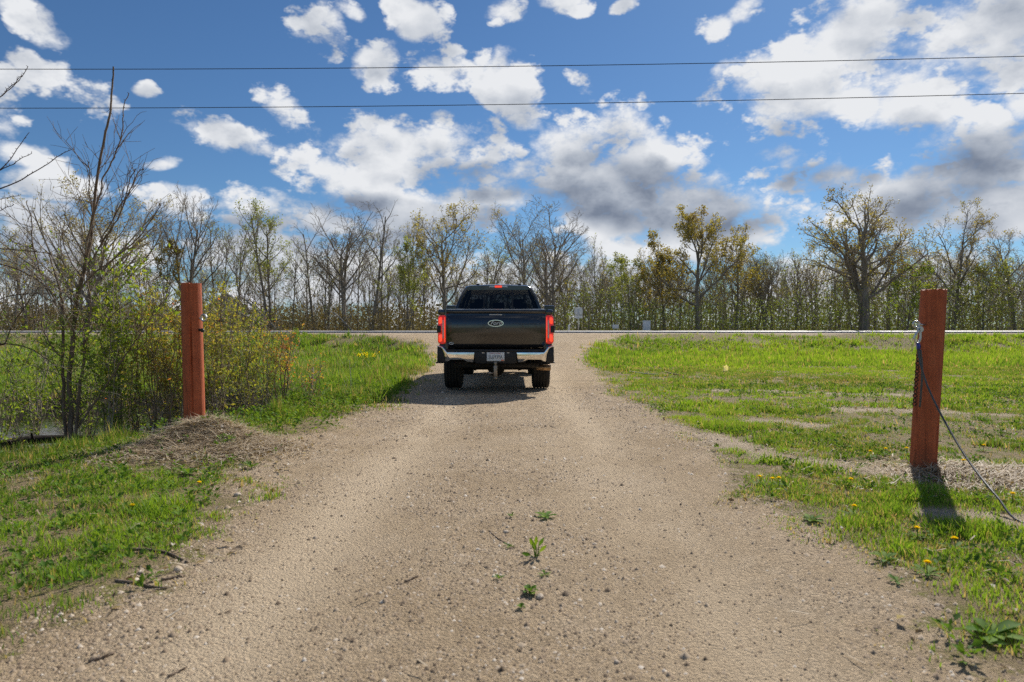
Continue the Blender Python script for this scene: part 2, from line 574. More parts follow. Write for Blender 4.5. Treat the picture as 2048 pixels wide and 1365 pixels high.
# red-brown stained post: grain and cracks run along the wood
m, t, o = new_mat('red_stained_wood')
tc = t.new('ShaderNodeTexCoord').outputs['Object']
mp = t.new('ShaderNodeMapping')
mp.inputs['Scale'].default_value = (1, 1, 0.035)
t.l.new(tc, mp.inputs['Vector'])
g1 = t.noise(mp.outputs[0], 55.0, 6.0, 0.65)
g2 = t.noise(mp.outputs[0], 16.0, 4.0, 0.6)
blot = t.noise(tc, 5.0, 6.0, 0.7)
c = t.ramp(t.math('ADD', t.math('MULTIPLY', g1, 0.5), t.math('MULTIPLY', blot, 0.5)),
           [(0.30, (0.25, 0.056, 0.022)), (0.52, (0.45, 0.110, 0.043)), (0.72, (0.58, 0.175, 0.074))])
crk = t.mapr(g2, 0.30, 0.40, 0.35, 1.0)
cm = t.new('ShaderNodeVectorMath', operation='SCALE')
t.l.new(c, cm.inputs[0])
t.l.new(crk, cm.inputs['Scale'])
dirt = t.new('ShaderNodeSeparateXYZ')
t.l.new(tc, dirt.inputs[0])
dz = t.mapr(t.math('ADD', dirt.outputs[2], t.math('MULTIPLY', blot, 0.25)), 0.12, 0.40, 0.55, 0.0)
p = principled(t, t.mix(dz, cm.outputs[0], (0.16, 0.085, 0.05)), 0.72, 0.0, 0.3, normal=bump(t, t.math('ADD', g1, t.math('MULTIPLY', crk, 0.8)), 0.8, 0.006))
t.l.new(p.outputs[0], o.inputs[0])
M['post'] = m


# ------------------------------------------------------------------ lie of the land
EDGE_Y = [-80, 2, 3.3, 4.4, 5.4, 6.4, 7.3, 9.8, 13.6, 18.5, 26, 33, 38, 41.5, 60]
EDGE_L = [-1.5, -1.5, -1.52, -1.68, -1.95, -2.2, -2.0, -1.85, -2.0, -2.3, -2.9, -4.2, -7.5, -9.5, -9.5]
EDGE_R = [1.6, 1.6, 1.52, 1.6, 1.7, 1.75, 1.78, 1.82, 1.9, 2.0, 2.5, 3.8, 6.0, 8.0, 8.0]


def drive_sd(x, y):
    """> 0 inside the gravel drive, metres from its worn edge"""
    l = np.interp(y, EDGE_Y, EDGE_L)
    r = np.interp(y, EDGE_Y, EDGE_R)
    n = (fbm(x * 1.3, y * 1.3, 3) - 0.5) * 0.9 + (fbm(x * 5, y * 5, 9) - 0.5) * 0.25
    return np.minimum(x - l, r - x) + n


BARE = [((2.05, 7.2), (2.3, 6.1)), ((2.3, 6.1), (2.75, 5.45)), ((2.75, 5.45), (3.4, 5.15)), ((3.4, 5.15), (4.6, 4.5)),
        ((3.0, 8.4), (3.6, 7.9)), ((4.0, 9.6), (6.5, 9.0)), ((3.6, 12.5), (6.5, 11.5)), ((2.6, 4.2), (3.4, 3.9))]


def bare(x, y):
    b = np.zeros_like(np.asarray(x, float))
    for (ax, ay), (bx, by) in BARE:
        dx, dy = bx - ax, by - ay
        tt = np.clip(((x - ax) * dx + (y - ay) * dy) / (dx * dx + dy * dy), 0, 1)
        d = np.hypot(x - ax - tt * dx, y - ay - tt * dy)
        b = np.maximum(b, 1 - sstep(0.05, 0.30, d + (fbm(x * 4, y * 4, 21) - 0.5) * 0.35))
    return b


def pond_r(x, y):
    return np.hypot((x + 6.7) / 3.3, (y - 9.35) / 3.95) + (fbm(x * 0.9, y * 0.9, 31) - 0.5) * 0.25


def straw_amt(x, y):
    a = np.exp(-(((x + 2.80) / 0.75) ** 2 + ((y - 6.25) / 0.55) ** 2)) * 1.3
    b = np.exp(-(((x - 3.62) / 0.70) ** 2 + ((y - 5.05) / 0.40) ** 2))
    return np.clip(np.maximum(a, b), 0, 1)


def H(x, y):
    x = np.asarray(x, float)
    y = np.asarray(y, float)
    l = np.interp(y, EDGE_Y, EDGE_L)
    r = np.interp(y, EDGE_Y, EDGE_R)
    sd = np.minimum(x - l, r - x)
    wc = sstep(-2.2, 0.6, sd)
    drive = -0.05 * np.exp(-((y - 14) / 4.5) ** 2) + 0.80 * sstep(25, 41, y)
    field = -0.16 * sstep(18, 28, y) + (0.80 + 0.16) * sstep(33.5, 39.6, y + (fbm(x * 0.25, y * 0.25, 5) - 0.5) * 2.5)
    field = np.minimum(field, 0.80) + np.where(x < -3.5, -0.12 * sstep(-3.5, -7, x) * sstep(36, 30, y), 0)
    z = drive * wc + field * (1 - wc)
    z = np.where(y > 40, 0.80, z)
    z = z - 0.45 * sstep(52.0, 57, y)
    # wheel tracks and a low crown on the drive
    near = sstep(30, 20, y) * sstep(0.0, 0.5, sd)
    z = z + near * (-0.022 * np.exp(-((x + 0.95) / 0.35) ** 2) - 0.018 * np.exp(-((x - 0.85) / 0.4) ** 2))
    grass = sstep(0.2, -0.5, sd)
    z = z + grass * sstep(42, 36, y) * (0.05 * (fbm(x * 1.7, y * 1.7, 41) - 0.4) + 0.10 * (fbm(x * 0.35, y * 0.35, 44) - 0.5) * sstep(10, 20, y))
    z = z - 0.62 * sstep(1.08, 0.70, pond_r(x, y))
    z = z + 0.22 * np.exp(-(((x + 2.98) / 0.42) ** 2 + ((y - 6.62) / 0.34) ** 2)) + 0.06 * np.exp(-(((x + 2.7) / 0.8) ** 2 + ((y - 6.2) / 0.6) ** 2))
    z = z + 0.05 * np.exp(-(((x - 3.5) / 0.5) ** 2 + ((y - 5.35) / 0.3) ** 2))
    z = z + 0.012 * (fbm(x * 3, y * 3, 51) - 0.5) + 0.006 * (fbm(x * 13, y * 13, 52) - 0.5)
    return z


def axis(pts):
    out = []
    for a, b, s in pts:
        out.append(np.arange(a, b, s))
    out.append(np.array([pts[-1][1]]))
    return np.concatenate(out)


def grow_axis(a, b, s0, k=1.12):
    v = [a]
    s = s0
    while v[-1] + s < b:
        v.append(v[-1] + s)
        s *= k
    v.append(b)
    return np.array(v)


xs = np.arange(-5.2, 5.2, 0.055)
xp = grow_axis(5.2, 420, 0.07, 1.07)
xs = np.concatenate([-xp[::-1], xs[1:], xp])
ys = np.concatenate([-grow_axis(-1.5, 80, 0.3, 1.25)[::-1], np.arange(1.55, 8.5, 0.05), grow_axis(8.5, 30, 0.055, 1.025), grow_axis(30.6, 60, 0.55, 1.01), grow_axis(61, 900, 1.2, 1.18)])
ys = np.unique(np.round(ys, 4))
XX, YY = np.meshgrid(xs, ys)
ZZ = H(XX, YY)
DR = sstep(-0.45, 0.25, drive_sd(XX, YY)) * (YY < 41)
GRV = np.maximum(bare(XX, YY), ((YY > 38.9 + (fbm(XX, YY * 0 + 3, 61) - 0.5) * 0.9) & (YY < 52.5)).astype(float))
STR = straw_amt(XX, YY)
_wx = (fbm(XX * 0, YY * 0.25, 91) - 0.5) * 0.5
TRK = np.clip(np.exp(-((XX + 0.98 - _wx) / 0.34) ** 2) + 0.8 * np.exp(-((XX - 0.86 - _wx) / 0.36) ** 2), 0, 1) * sstep(0.25, 0.6, fbm(XX * 1.6, YY * 0.6, 92) + 0.15)
WET = sstep(1.15, 0.95, pond_r(XX, YY))
WOOD = sstep(53, 56, YY)
nx, ny = len(xs), len(ys)
idx = np.arange(nx * ny).reshape(ny, nx)
quads = np.stack([idx[:-1, :-1], idx[:-1, 1:], idx[1:, 1:], idx[1:, :-1]], -1).reshape(-1, 4)
VG = np.stack([XX, YY, ZZ], -1).reshape(-1, 3)
qc = DR.ravel()[quads].mean(1)

m, t, o = new_mat('earth')
tc = t.new('ShaderNodeTexCoord').outputs['Object']
A = lambda k: t.new('ShaderNodeAttribute', attribute_name=k).outputs['Fac']
nb = t.noise(tc, 1.1, 5.0, 0.6)
nm = t.noise(tc, 9.0, 6.0, 0.65)
nf = t.noise(tc, 70.0, 5.0, 0.7)
nff = t.noise(tc, 260.0, 3.0, 0.6)
vor = t.new('ShaderNodeTexVoronoi', feature='F1')
t.l.new(tc, vor.inputs['Vector'])
vor.inputs['Scale'].default_value = 75.0
grit = t.ramp(vor.outputs['Color'], [(0.0, (0.45, 0.44, 0.42)), (0.45, (0.95, 0.94, 0.92)), (1.0, (1.45, 1.43, 1.4))])
sand = t.ramp(t.math('ADD', t.math('MULTIPLY', nb, 0.6), t.math('MULTIPLY', nm, 0.4)), [(0.36, (0.36, 0.26, 0.155)), (0.5, (0.48, 0.36, 0.225)), (0.70, (0.56, 0.45, 0.315))])
stony = t.mapr(t.math('ADD', t.math('MULTIPLY', nb, 0.5), t.math('MULTIPLY', nf, 0.5)), 0.36, 0.58, 0.0, 1.0, True)
stony = t.math('MULTIPLY', stony, t.math('SUBTRACT', 1.0, t.math('MULTIPLY', A('track'), 0.8)))
sand = t.mix(t.math('MULTIPLY', A('track'), 0.85), sand, (0.66, 0.52, 0.355))
sand = t.mix(t.math('MULTIPLY', stony, 0.4), sand, (0.46, 0.355, 0.25))
sand = t.mix(t.math('MULTIPLY', stony, 0.85), sand, t.mix(1.0, sand, grit, 'MULTIPLY'))
spk = t.mapr(nff, 0.35, 0.65, 0.72, 1.22)
sc_ = t.new('ShaderNodeVectorMath', operation='SCALE')
t.l.new(sand, sc_.inputs[0])
t.l.new(spk, sc_.inputs['Scale'])
sand = sc_.outputs[0]
soil = t.ramp(nm, [(0.3, (0.20, 0.14, 0.08)), (0.6, (0.32, 0.24, 0.145)), (0.8, (0.42, 0.33, 0.21))])
turf = t.ramp(t.math('ADD', t.math('MULTIPLY', nf, 0.4), t.math('MULTIPLY', nb, 0.6)), [(0.34, (0.30, 0.225, 0.125)), (0.52, (0.21, 0.20, 0.06)), (0.72, (0.18, 0.23, 0.045))])
under = t.mix(t.mapr(t.math('ADD', nm, t.math('MULTIPLY', nf, 0.3)), 0.52, 0.70, 0.0, 0.9, True), turf, soil)
litter = t.ramp(nf, [(0.3, (0.26, 0.19, 0.13)), (0.6, (0.44, 0.35, 0.25)), (0.75, (0.58, 0.50, 0.40))])
dr = t.mapr(t.math('ADD', A('drive'), t.math('MULTIPLY', t.math('SUBTRACT', nm, 0.5), 1.6)), 0.2, 0.75, 0.0, 1.0, True)
c = t.mix(dr, under, sand)
c = t.mix(t.math('MULTIPLY', A('gravel'), 0.9), c, t.mix(0.4, sand, (0.50, 0.42, 0.32)))
c = t.mix(t.mapr(t.math('ADD', A('straw'), t.math('MULTIPLY', t.math('SUBTRACT', nm, 0.5), 0.8)), 0.3, 0.6, 0.0, 0.9), c, litter)
c = t.mix(t.math('MULTIPLY', A('wet'), 0.9), c, (0.035, 0.028, 0.02))
c = t.mix(A('wood'), c, t.ramp(nm, [(0.3, (0.09, 0.065, 0.045)), (0.7, (0.15, 0.13, 0.06))]))
hh = t.math('ADD', t.math('MULTIPLY', vor.outputs['Distance'], -0.5), t.math('ADD', t.math('MULTIPLY', nf, 0.8), t.math('MULTIPLY', nff, 0.35)))
p = principled(t, c, 0.93, 0.0, 0.15, normal=bump(t, hh, 1.0, 0.022))
t.l.new(p.outputs[0], o.inputs[0])
M['earth'] = m


def sub_ground(name, sel):
    q = quads[sel]
    used, inv = np.unique(q, return_inverse=True)
    at = {k: v.ravel()[used] for k, v in (('drive', DR), ('track', TRK), ('gravel', GRV), ('straw', STR), ('wet', WET), ('wood', WOOD))}
    ob = link(name, raw_mesh(name, VG[used], [inv.reshape(-1, 4)], M['earth'], smooth=True, attrs=at))
    return tag(ob, None, None, kind='structure')


tag(sub_ground('ground', qc <= 0.5), 'grassy verge, field and wood floor', None)
tag(sub_ground('driveway', qc > 0.5), 'sandy gravel driveway with faint wheel tracks', None)

# road across the view
m, t, o = new_mat('asphalt')
tc = t.new('ShaderNodeTexCoord').outputs['Object']
n1 = t.noise(tc, 0.6, 4.0, 0.6)
n2 = t.noise(tc, 60.0, 4.0, 0.6)
c = t.ramp(t.math('ADD', t.math('MULTIPLY', n1, 0.6), t.math('MULTIPLY', n2, 0.4)), [(0.3, (0.20, 0.19, 0.185)), (0.7, (0.33, 0.315, 0.30))])
p = principled(t, c, 0.62, 0.0, 0.5, normal=bump(t, n2, 0.3, 0.004))
t.l.new(p.outputs[0], o.inputs[0])
M['asphalt'] = m
rx = np.linspace(-420, 420, 121)
ry = np.array([42.0, 42.0, 44, 46, 48, 50.0, 50.0])
rz = np.array([0.70, 0.86, 0.905, 0.93, 0.905, 0.86, 0.70])
V = np.stack([np.repeat(rx, 7), np.tile(ry, 121), np.tile(rz, 121)], 1)
ii = np.arange(121 * 7).reshape(121, 7)
q = np.stack([ii[:-1, :-1], ii[1:, :-1], ii[1:, 1:], ii[:-1, 1:]], -1).reshape(-1, 4)
road = tag(link('road', raw_mesh('road', V, [q], M['asphalt'])), 'pale asphalt road crossing beyond the field', None, kind='structure')
M['line_white'] = simple('line_white', (0.72, 0.71, 0.68), 0.6, var=0.15, vscale=3)
M['line_yellow'] = simple('line_yellow', (0.62, 0.42, 0.06), 0.6, var=0.15, vscale=3)
for (a, b, za, zb, mk) in ((42.35, 42.47, 0.868, 0.8707, 'line_white'), (45.85, 45.96, 0.9313, 0.9345, 'line_yellow'), (46.1, 46.21, 0.934, 0.931, 'line_yellow'), (49.53, 49.65, 0.8705, 0.868, 'line_white')):
    V = [(-420, a, za + .004), (420, a, za + .004), (420, b, zb + .004), (-420, b, zb + .004)]
    link('road_marking', raw_mesh('road_marking', V, [[(0, 1, 2, 3)]], M[mk]), road)

# standing water in the ditch
m, t, o = new_mat('ditch_water')
tc = t.new('ShaderNodeTexCoord').outputs['Object']
p = principled(t, t.ramp(t.noise(tc, 2.0, 4.0), [(0.35, (0.012, 0.011, 0.008)), (0.7, (0.035, 0.032, 0.02))]), 0.06, 0.0, 0.5, normal=bump(t, t.noise(tc, 9.0, 3.0), 0.12, 0.02))
t.l.new(p.outputs[0], o.inputs[0])
M['water'] = m
a = np.linspace(0, 2 * np.pi, 49)[:-1]
V = np.concatenate([[(-6.7, 9.6, -0.36)], np.stack([-6.7 + 3.6 * np.cos(a), 9.6 + 4.3 * np.sin(a), np.full(48, -0.36)], 1)])
tri = [(0, 1 + i, 1 + (i + 1) % 48) for i in range(48)]
tag(link('water', raw_mesh('water', V, [tri], M['water'])), 'dark standing water in the ditch', None, kind='structure')

# ------------------------------------------------------------------ pickup truck
TX, TY = -0.29, 12.22
truck = thing('pickup_truck', (TX, TY, 0), 'black crew-cab pickup truck seen from behind with its brake lamps lit', 'pickup truck')


def poly_mesh(name, V, F, mat, parent, smooth=False, bevel=0.0, seg=2):
    me = bpy.data.meshes.new(name)
    bm = bmesh.new()
    vs = [bm.verts.new(v) for v in V]
    for f in F:
        try:
            bm.faces.new([vs[i] for i in f])
        except ValueError:
            pass
    bmesh.ops.recalc_face_normals(bm, faces=bm.faces)
    if bevel > 0:
        ed = [e for e in bm.edges if len(e.link_faces) == 2 and e.calc_face_angle(0) > R(28)]
        bmesh.ops.bevel(bm, geom=ed, offset=bevel, segments=seg, affect='EDGES', profile=0.5, clamp_overlap=True)
    bm.to_mesh(me)
    bm.free()
    if smooth or bevel > 0:
        for p_ in me.polygons:
            p_.use_smooth = True
        try:
            me.set_sharp_from_angle(angle=R(40))
        except Exception:
            pass
    me.materials.append(mat)
    return link(name, me, parent)


def box(name, lo, hi, mat, parent, bevel=0.0):
    x0, y0, z0 = lo
    x1, y1, z1 = hi
    V = [(x0, y0, z0), (x1, y0, z0), (x1, y1, z0), (x0, y1, z0), (x0, y0, z1), (x1, y0, z1), (x1, y1, z1), (x0, y1, z1)]
    F = [(0, 1, 2, 3), (4, 5, 6, 7), (0, 1, 5, 4), (1, 2, 6, 5), (2, 3, 7, 6), (3, 0, 4, 7)]
    return poly_mesh(name, V, F, mat, parent, bevel=bevel)


def plate_xz(name, pts, y0, y1, mat, parent, bevel=0.0):
    """polygon in x,z given thickness along y"""
    n = len(pts)
    V = [(x, y0, z) for x, z in pts] + [(x, y1, z) for x, z in pts]
    F = [tuple(range(n)), tuple(range(n, 2 * n))] + [(i, (i + 1) % n, n + (i + 1) % n, n + i) for i in range(n)]
    return poly_mesh(name, V, F, mat, parent, bevel=bevel)


def loft(name, rings, mat, parent, closed=True, caps=True, smooth=True, bevel=0.0):
    k = len(rings[0])
    V = [p for r in rings for p in r]
    F = []
    for i in range(len(rings) - 1):
        for j in range(k if closed else k - 1):
            jn = (j + 1) % k
            F.append((i * k + j, i * k + jn, (i + 1) * k + jn, (i + 1) * k + j))
    if caps and closed:
        F += [tuple(range(k)), tuple(range((len(rings) - 1) * k, len(rings) * k))]
    return poly_mesh(name, V, F, mat, parent, smooth=smooth, bevel=bevel)


def lathe(name, prof, axis, center, mat, parent, n=48, closed=False):
    """prof: (distance along axis, radius)"""
    V = []
    F = []
    k = len(prof)
    for i in range(n):
        a = 2 * math.pi * i / n
        for d, r in prof:
            c_, s_ = math.cos(a) * r, math.sin(a) * r
            if axis == 'x':
                V.append((center[0] + d, center[1] + c_, center[2] + s_))
            elif axis == 'y':
                V.append((center[0] + c_, center[1] + d, center[2] + s_))
            else:
                V.append((center[0] + c_, center[1] + s_, center[2] + d))
    for i in range(n):
        j = (i + 1) % n
        for q_ in range(k if closed else k - 1):
            qn = (q_ + 1) % k
            F.append((i * k + q_, j * k + q_, j * k + qn, i * k + qn))
    return poly_mesh(name, V, F, mat, parent, smooth=True)


def rod(name, pts, rad, mat, parent, n=10, cap=True):
    V, F = tubes([(pts, rad)], n, cap)
    return link(name, raw_mesh(name, V, F, mat, smooth=True), parent)


def words(name, body, size, mat, parent, loc, depth=0.002, shear=0.0, sx=1.0):
    cu = bpy.data.curves.new(name, 'FONT')
    cu.body = body
    cu.size = size
    cu.shear = shear
    cu.extrude = depth
    cu.align_x = 'CENTER'
    cu.align_y = 'CENTER'
    cu.resolution_u = 3
    tmp = bpy.data.objects.new('tmp_text', cu)
    COL.objects.link(tmp)
    dg = bpy.context.evaluated_depsgraph_get()
    me = bpy.data.meshes.new_from_object(tmp.evaluated_get(dg))
    bpy.data.objects.remove(tmp)
    me.materials.clear()
    me.materials.append(mat)
    ob = link(name, me, parent, loc)
    ob.rotation_euler = (R(90), 0, 0)
    ob.scale = (sx, 1, 1)
    return ob


AXR, AXF, ZW, RT = 1.27, 5.33, 0.365, 0.415


def side_x(z):
    return float(np.interp(z, [0.50, 0.62, 0.72, 0.95, 1.18, 1.36, 1.44, 1.475, 1.54], [0.93, 0.965, 0.995, 1.015, 1.012, 0.995, 0.97, 0.93, 0.915]))


def arch_z(y, base):
    for c in (AXR, AXF):
        d = abs(y - c)
        if d < 0.53:
            base = max(base, ZW + math.sqrt(max(0.0, 0.53 ** 2 - d * d)))
    return base


def body_side(name, y0, y1, base, top_fn, s, parent, n=44):
    yy = np.unique(np.concatenate([np.linspace(y0, y1, n), [c + d * 0.53 for c in (AXR, AXF) for d in (-1, -.97, -.9, -.75, -.5, -.25, 0, .25, .5, .75, .9, .97, 1) if y0 < c + d * 0.53 < y1]]))
    K = 9
    V = []
    for y in yy:
        zb = arch_z(y, base)
        zt = top_fn(y)
        flare = max(math.exp(-((y - AXR) / 0.55) ** 2), math.exp(-((y - AXF) / 0.55) ** 2))
        V.append((s * (side_x(zb) - 0.10), y, zb + 0.004))
        for k in range(K):
            z = zb + (zt - zb) * k / (K - 1)
            V.append((s * (side_x(z) + 0.03 * flare * max(0, 1 - (z - zb) / 0.35)), y, z))
        V.append((s * (side_x(zt) - 0.085), y, zt))
        V.append((s * (side_x(zt) - 0.09), y, zt - 0.25))
    k = K + 3
    F = [(i * k + j, (i + 1) * k + j, (i + 1) * k + j + 1, i * k + j + 1) for i in range(len(yy) - 1) for j in range(k - 1)]
    F += [tuple(range(k)), tuple(range((len(yy) - 1) * k, len(yy) * k))]
    return poly_mesh(name, V, F, M['paint'], parent, smooth=True)


bed = box('bed', (-0.86, 0.07, 0.80), (0.86, 2.08, 0.86), M['plastic'], truck)
for s in (-1, 1):
    body_side('bed_side', 0.02, 2.07, 0.62, lambda y: 1.475, s, truck)
    body_side('cab_side', 2.10, 6.18, 0.56, lambda y: float(np.interp(y, [2.1, 4.9, 5.1, 6.0, 6.18], [1.54, 1.53, 1.49, 1.42, 1.36])), s, truck)
box('front_wall', (-0.86, 2.02, 0.86), (0.86, 2.08, 1.47), M['paint'], truck, 0.01)
box('cab_back', (-0.90, 2.12, 0.70), (0.90, 2.20, 1.535), M['paint'], truck, 0.015)
box('floor', (-0.88, 2.10, 0.56), (0.88, 4.9, 0.62), M['under'], truck)
# bonnet and nose
loft('hood', [[(-0.86, y, z - 0.03), (-0.55, y, z + 0.05), (0, y, z + 0.065), (0.55, y, z + 0.05), (0.86, y, z - 0.03), (0.86, y, z - 0.12), (-0.86, y, z - 0.12)] for y, z in ((4.93, 1.53), (5.5, 1.48), (6.05, 1.42), (6.2, 1.34))], M['paint'], truck)
box('grille', (-0.80, 6.16, 0.72), (0.80, 6.25, 1.26), M['plastic'], truck, 0.02)
for s in (-1, 1):
    box('headlight', (s * 0.90 - 0.10, 6.14, 0.98), (s * 0.90 + 0.10, 6.24, 1.24), M['lamp_clear'], truck, 0.02)
box('front_bumper', (-0.99, 6.14, 0.46), (0.99, 6.36, 0.70), M['chrome'], truck, 0.04)
# greenhouse: roof, pillars, panes
roof_pts = [(-0.715, 1.985), (-0.685, 2.025), (-0.60, 2.05), (0.0, 2.068), (0.60, 2.05), (0.685, 2.025), (0.715, 1.985), (0.64, 1.965), (-0.64, 1.965)]
roof = loft('roof', [[(x * (1 - 0.03 * (i == 0)), y, z - dz) for x, z in roof_pts] for i, (y, dz) in enumerate(((2.30, 0.02), (2.36, 0.0), (2.9, -0.012), (3.7, -0.01), (4.15, 0.04)))], M['paint'], truck)
for s in (-1, 1):
    for nm, y0, y1, yt0, yt1 in (('rear_pillar', 2.13, 2.36, 2.30, 2.44), ('middle_pillar', 3.42, 3.56, 3.38, 3.50), ('windscreen_pillar', 4.84, 4.98, 4.06, 4.18)):
        V = []
        for (z, xo, a_, b_) in ((1.53, 0.915, y0, y1), (1.80, 0.815, y0 + (yt0 - y0) * .6, y1 + (yt1 - y1) * .6), (1.985, 0.715, yt0, yt1)):
            V += [(s * xo, a_, z), (s * xo, b_, z), (s * (xo - 0.065), b_, z), (s * (xo - 0.065), a_, z)]
        F = []
        for r_ in range(2):
            F += [(r_ * 4 + j, r_ * 4 + (j + 1) % 4, r_ * 4 + 4 + (j + 1) % 4, r_ * 4 + 4 + j) for j in range(4)]
        F += [(0, 1, 2, 3), (8, 9, 10, 11)]
        poly_mesh(nm, V, F, M['paint'], truck, bevel=0.012)
    for y0, y1, yt0, yt1 in ((2.34, 3.44, 2.42, 3.39), (3.54, 4.86, 3.49, 4.08)):
        poly_mesh('side_window', [(s * 0.90, y0, 1.53), (s * 0.90, y1, 1.53), (s * 0.705, yt1, 1.985), (s * 0.705, yt0, 1.985)], [(0, 1, 2, 3)], M['glass'], truck)
rw = poly_mesh('rear_window', [(-0.865, 2.155, 1.525), (0.865, 2.155, 1.525), (0.655, 2.315, 1.965), (-0.655, 2.315, 1.965)], [(0, 1, 2, 3)], M['glass'], truck)
for x in (-0.30, 0.30):
    poly_mesh('window_bar', [(x - 0.012, 2.150, 1.53), (x + 0.012, 2.150, 1.53), (x + 0.012, 2.305, 1.955), (x - 0.012, 2.305, 1.955)], [(0, 1, 2, 3)], M['plastic'], rw)
poly_mesh('windscreen', [(-0.87, 4.96, 1.54), (0.87, 4.96, 1.54), (0.66, 4.14, 1.97), (-0.66, 4.14, 1.97)], [(0, 1, 2, 3)], M['glass'], truck)
box('dashboard', (-0.85, 4.35, 1.15), (0.85, 4.95, 1.45), M['plastic'], truck, 0.04)
for x in (-0.48, 0.0, 0.48):
    st = box('rear_seat', (x - 0.23, 2.32, 0.9), (x + 0.23, 2.50, 1.52), M['seat'], truck, 0.04)
    box('headrest', (x - 0.13, 2.36, 1.53), (x + 0.13, 2.46, 1.68), M['seat'], st, 0.03)
for x in (-0.45, 0.45):
    st = box('front_seat', (x - 0.25, 3.45, 0.9), (x + 0.25, 3.65, 1.58), M['seat'], truck, 0.05)
    box('headrest', (x - 0.13, 3.50, 1.62), (x + 0.13, 3.60, 1.80), M['seat'], st, 0.03)
rod('steering_wheel', [(-0.45 + 0.19 * math.cos(a_), 4.2 - 0.07 * math.sin(a_), 1.42 + 0.17 * math.sin(a_)) for a_ in np.linspace(0, 2 * math.pi, 20)], 0.017, M['plastic'], truck, 6)
# high brake lamp and roof fittings
hl = plate_xz('high_brake_lamp', [(-0.205, 1.998), (-0.18, 2.034), (0.18, 2.034), (0.205, 1.998)], 2.285, 2.34, M['white'], truck, 0.006)
plate_xz('brake_lens', [(-0.075, 1.992), (-0.075, 2.036), (0.075, 2.036), (0.075, 1.992)], 2.275, 2.33, M['red_lit'], hl, 0.005)
for x in (-0.44, 0.45):
    box('roof_fitting', (x - 0.035, 2.40, 2.045), (x + 0.035, 2.52, 2.085), M['plastic'], truck, 0.008)
# door mirrors
for s in (-1, 1):
    mr = box('door_mirror', (s * 1.20 - 0.13, 4.50, 1.42), (s * 1.20 + 0.13, 4.62, 1.69), M['paint'], truck, 0.035)
    box('mirror_glass', (s * 1.20 - 0.105, 4.488, 1.45), (s * 1.20 + 0.105, 4.4985, 1.66), M['dark_glass'], mr)
    rod('mirror_arm', [(s * 0.93, 4.58, 1.47), (s * 1.10, 4.56, 1.50)], 0.03, M['plastic'], mr, 8)

# tailgate: pressed profile, swept across with a slight crown
prof = [(1.472, 0.055), (1.478, 0.02), (1.470, -0.022), (1.445, -0.036), (1.418, -0.034), (1.405, -0.024), (1.392, -0.012), (1.345, -0.016), (1.325, -0.030),
        (1.18, -0.034), (1.06, -0.034), (1.03, -0.031), (1.012, -0.024), (0.93, -0.012), (0.86, -0.002), (0.81, 0.012), (0.785, 0.030), (0.778, 0.055)]
tg_rings = []
for u in np.linspace(-1, 1, 25):
    cr = 0.014 * (1 - abs(u) ** 3)
    edge = 0.018 * max(0, (abs(u) - 0.94) / 0.06) ** 2
    tg_rings.append([(u * 0.885, y - cr + edge if y < 0.05 else y, z) for z, y in prof])
tailgate = loft('tailgate', tg_rings, M['paint'], truck)
hd = plate_xz('handle', [(-0.28, 1.345), (-0.27, 1.392), (0.27, 1.392), (0.28, 1.345)], -0.022, 0.0, M['plastic'], tailgate, 0.004)
plate_xz('pull_plate', [(-0.115, 1.352), (-0.115, 1.380), (0.115, 1.380), (0.115, 1.352)], -0.028, -0.0225, M['sign_back'], hd)
lathe('camera_eye', [(-0.026, 0.0), (-0.026, 0.012), (-0.02, 0.012)], 'y', (0.155, -0.003, 1.367), M['dark_glass'], hd, 14)
# oval badge


def oval(name, a_, b_, y0, y1, z, mat, parent, hole=None, x=0.0, n=40):
    V = []
    F = []
    ang = [2 * math.pi * i / n for i in range(n)]
    if hole is None:
        V = [(x + a_ * math.cos(t_), y0, z + b_ * math.sin(t_)) for t_ in ang] + [(x + a_ * math.cos(t_), y1, z + b_ * math.sin(t_)) for t_ in ang]
        F = [tuple(range(n)), tuple(range(n, 2 * n))] + [(i, (i + 1) % n, n + (i + 1) % n, n + i) for i in range(n)]
    else:
        for yv, aa, bb in ((y1, a_, b_), (y0, a_ * 0.98, b_ * 0.97), (y0, hole[0], hole[1]), (y1, hole[0] * .99, hole[1] * .99)):
            V += [(x + aa * math.cos(t_), yv, z + bb * math.sin(t_)) for t_ in ang]
        F = [(r_ * n + i, r_ * n + (i + 1) % n, (r_ + 1) * n + (i + 1) % n, (r_ + 1) * n + i) for r_ in range(3) for i in range(n)]
    return poly_mesh(name, V, F, mat, parent, smooth=hole is not None)


BZ = 1.222
badge = oval('badge', 0.137, 0.058, -0.049, -0.030, BZ, M['plastic'], tailgate)
oval('badge_ring', 0.143, 0.062, -0.056, -0.035, BZ, M['chrome'], badge, hole=(0.128, 0.050))
M['badge_letter'] = simple('badge_letter', (0.80, 0.80, 0.80), 0.3, 0.3)
words('badge_lettering', 'Ford', 0.098, M['badge_letter'], badge, (0, -0.052, BZ + 0.002), 0.003, 0.45, 1.05)
# small sticker low on the left
sk = oval('sticker', 0.040, 0.024, -0.021, -0.004, 0.862, M['badge_letter'], tailgate, hole=(0.033, 0.017), x=-0.795, n=20)
V, F = tubes([([(-0.82, -0.02, 0.868), (-0.80, -0.021, 0.874), (-0.785, -0.021, 0.866), (-0.80, -0.02, 0.858), (-0.785, -0.019, 0.850), (-0.77, -0.019, 0.855)], 0.0035)], 4)
link('sticker_mark', raw_mesh('sticker_mark', V, F, M['badge_letter']), sk)

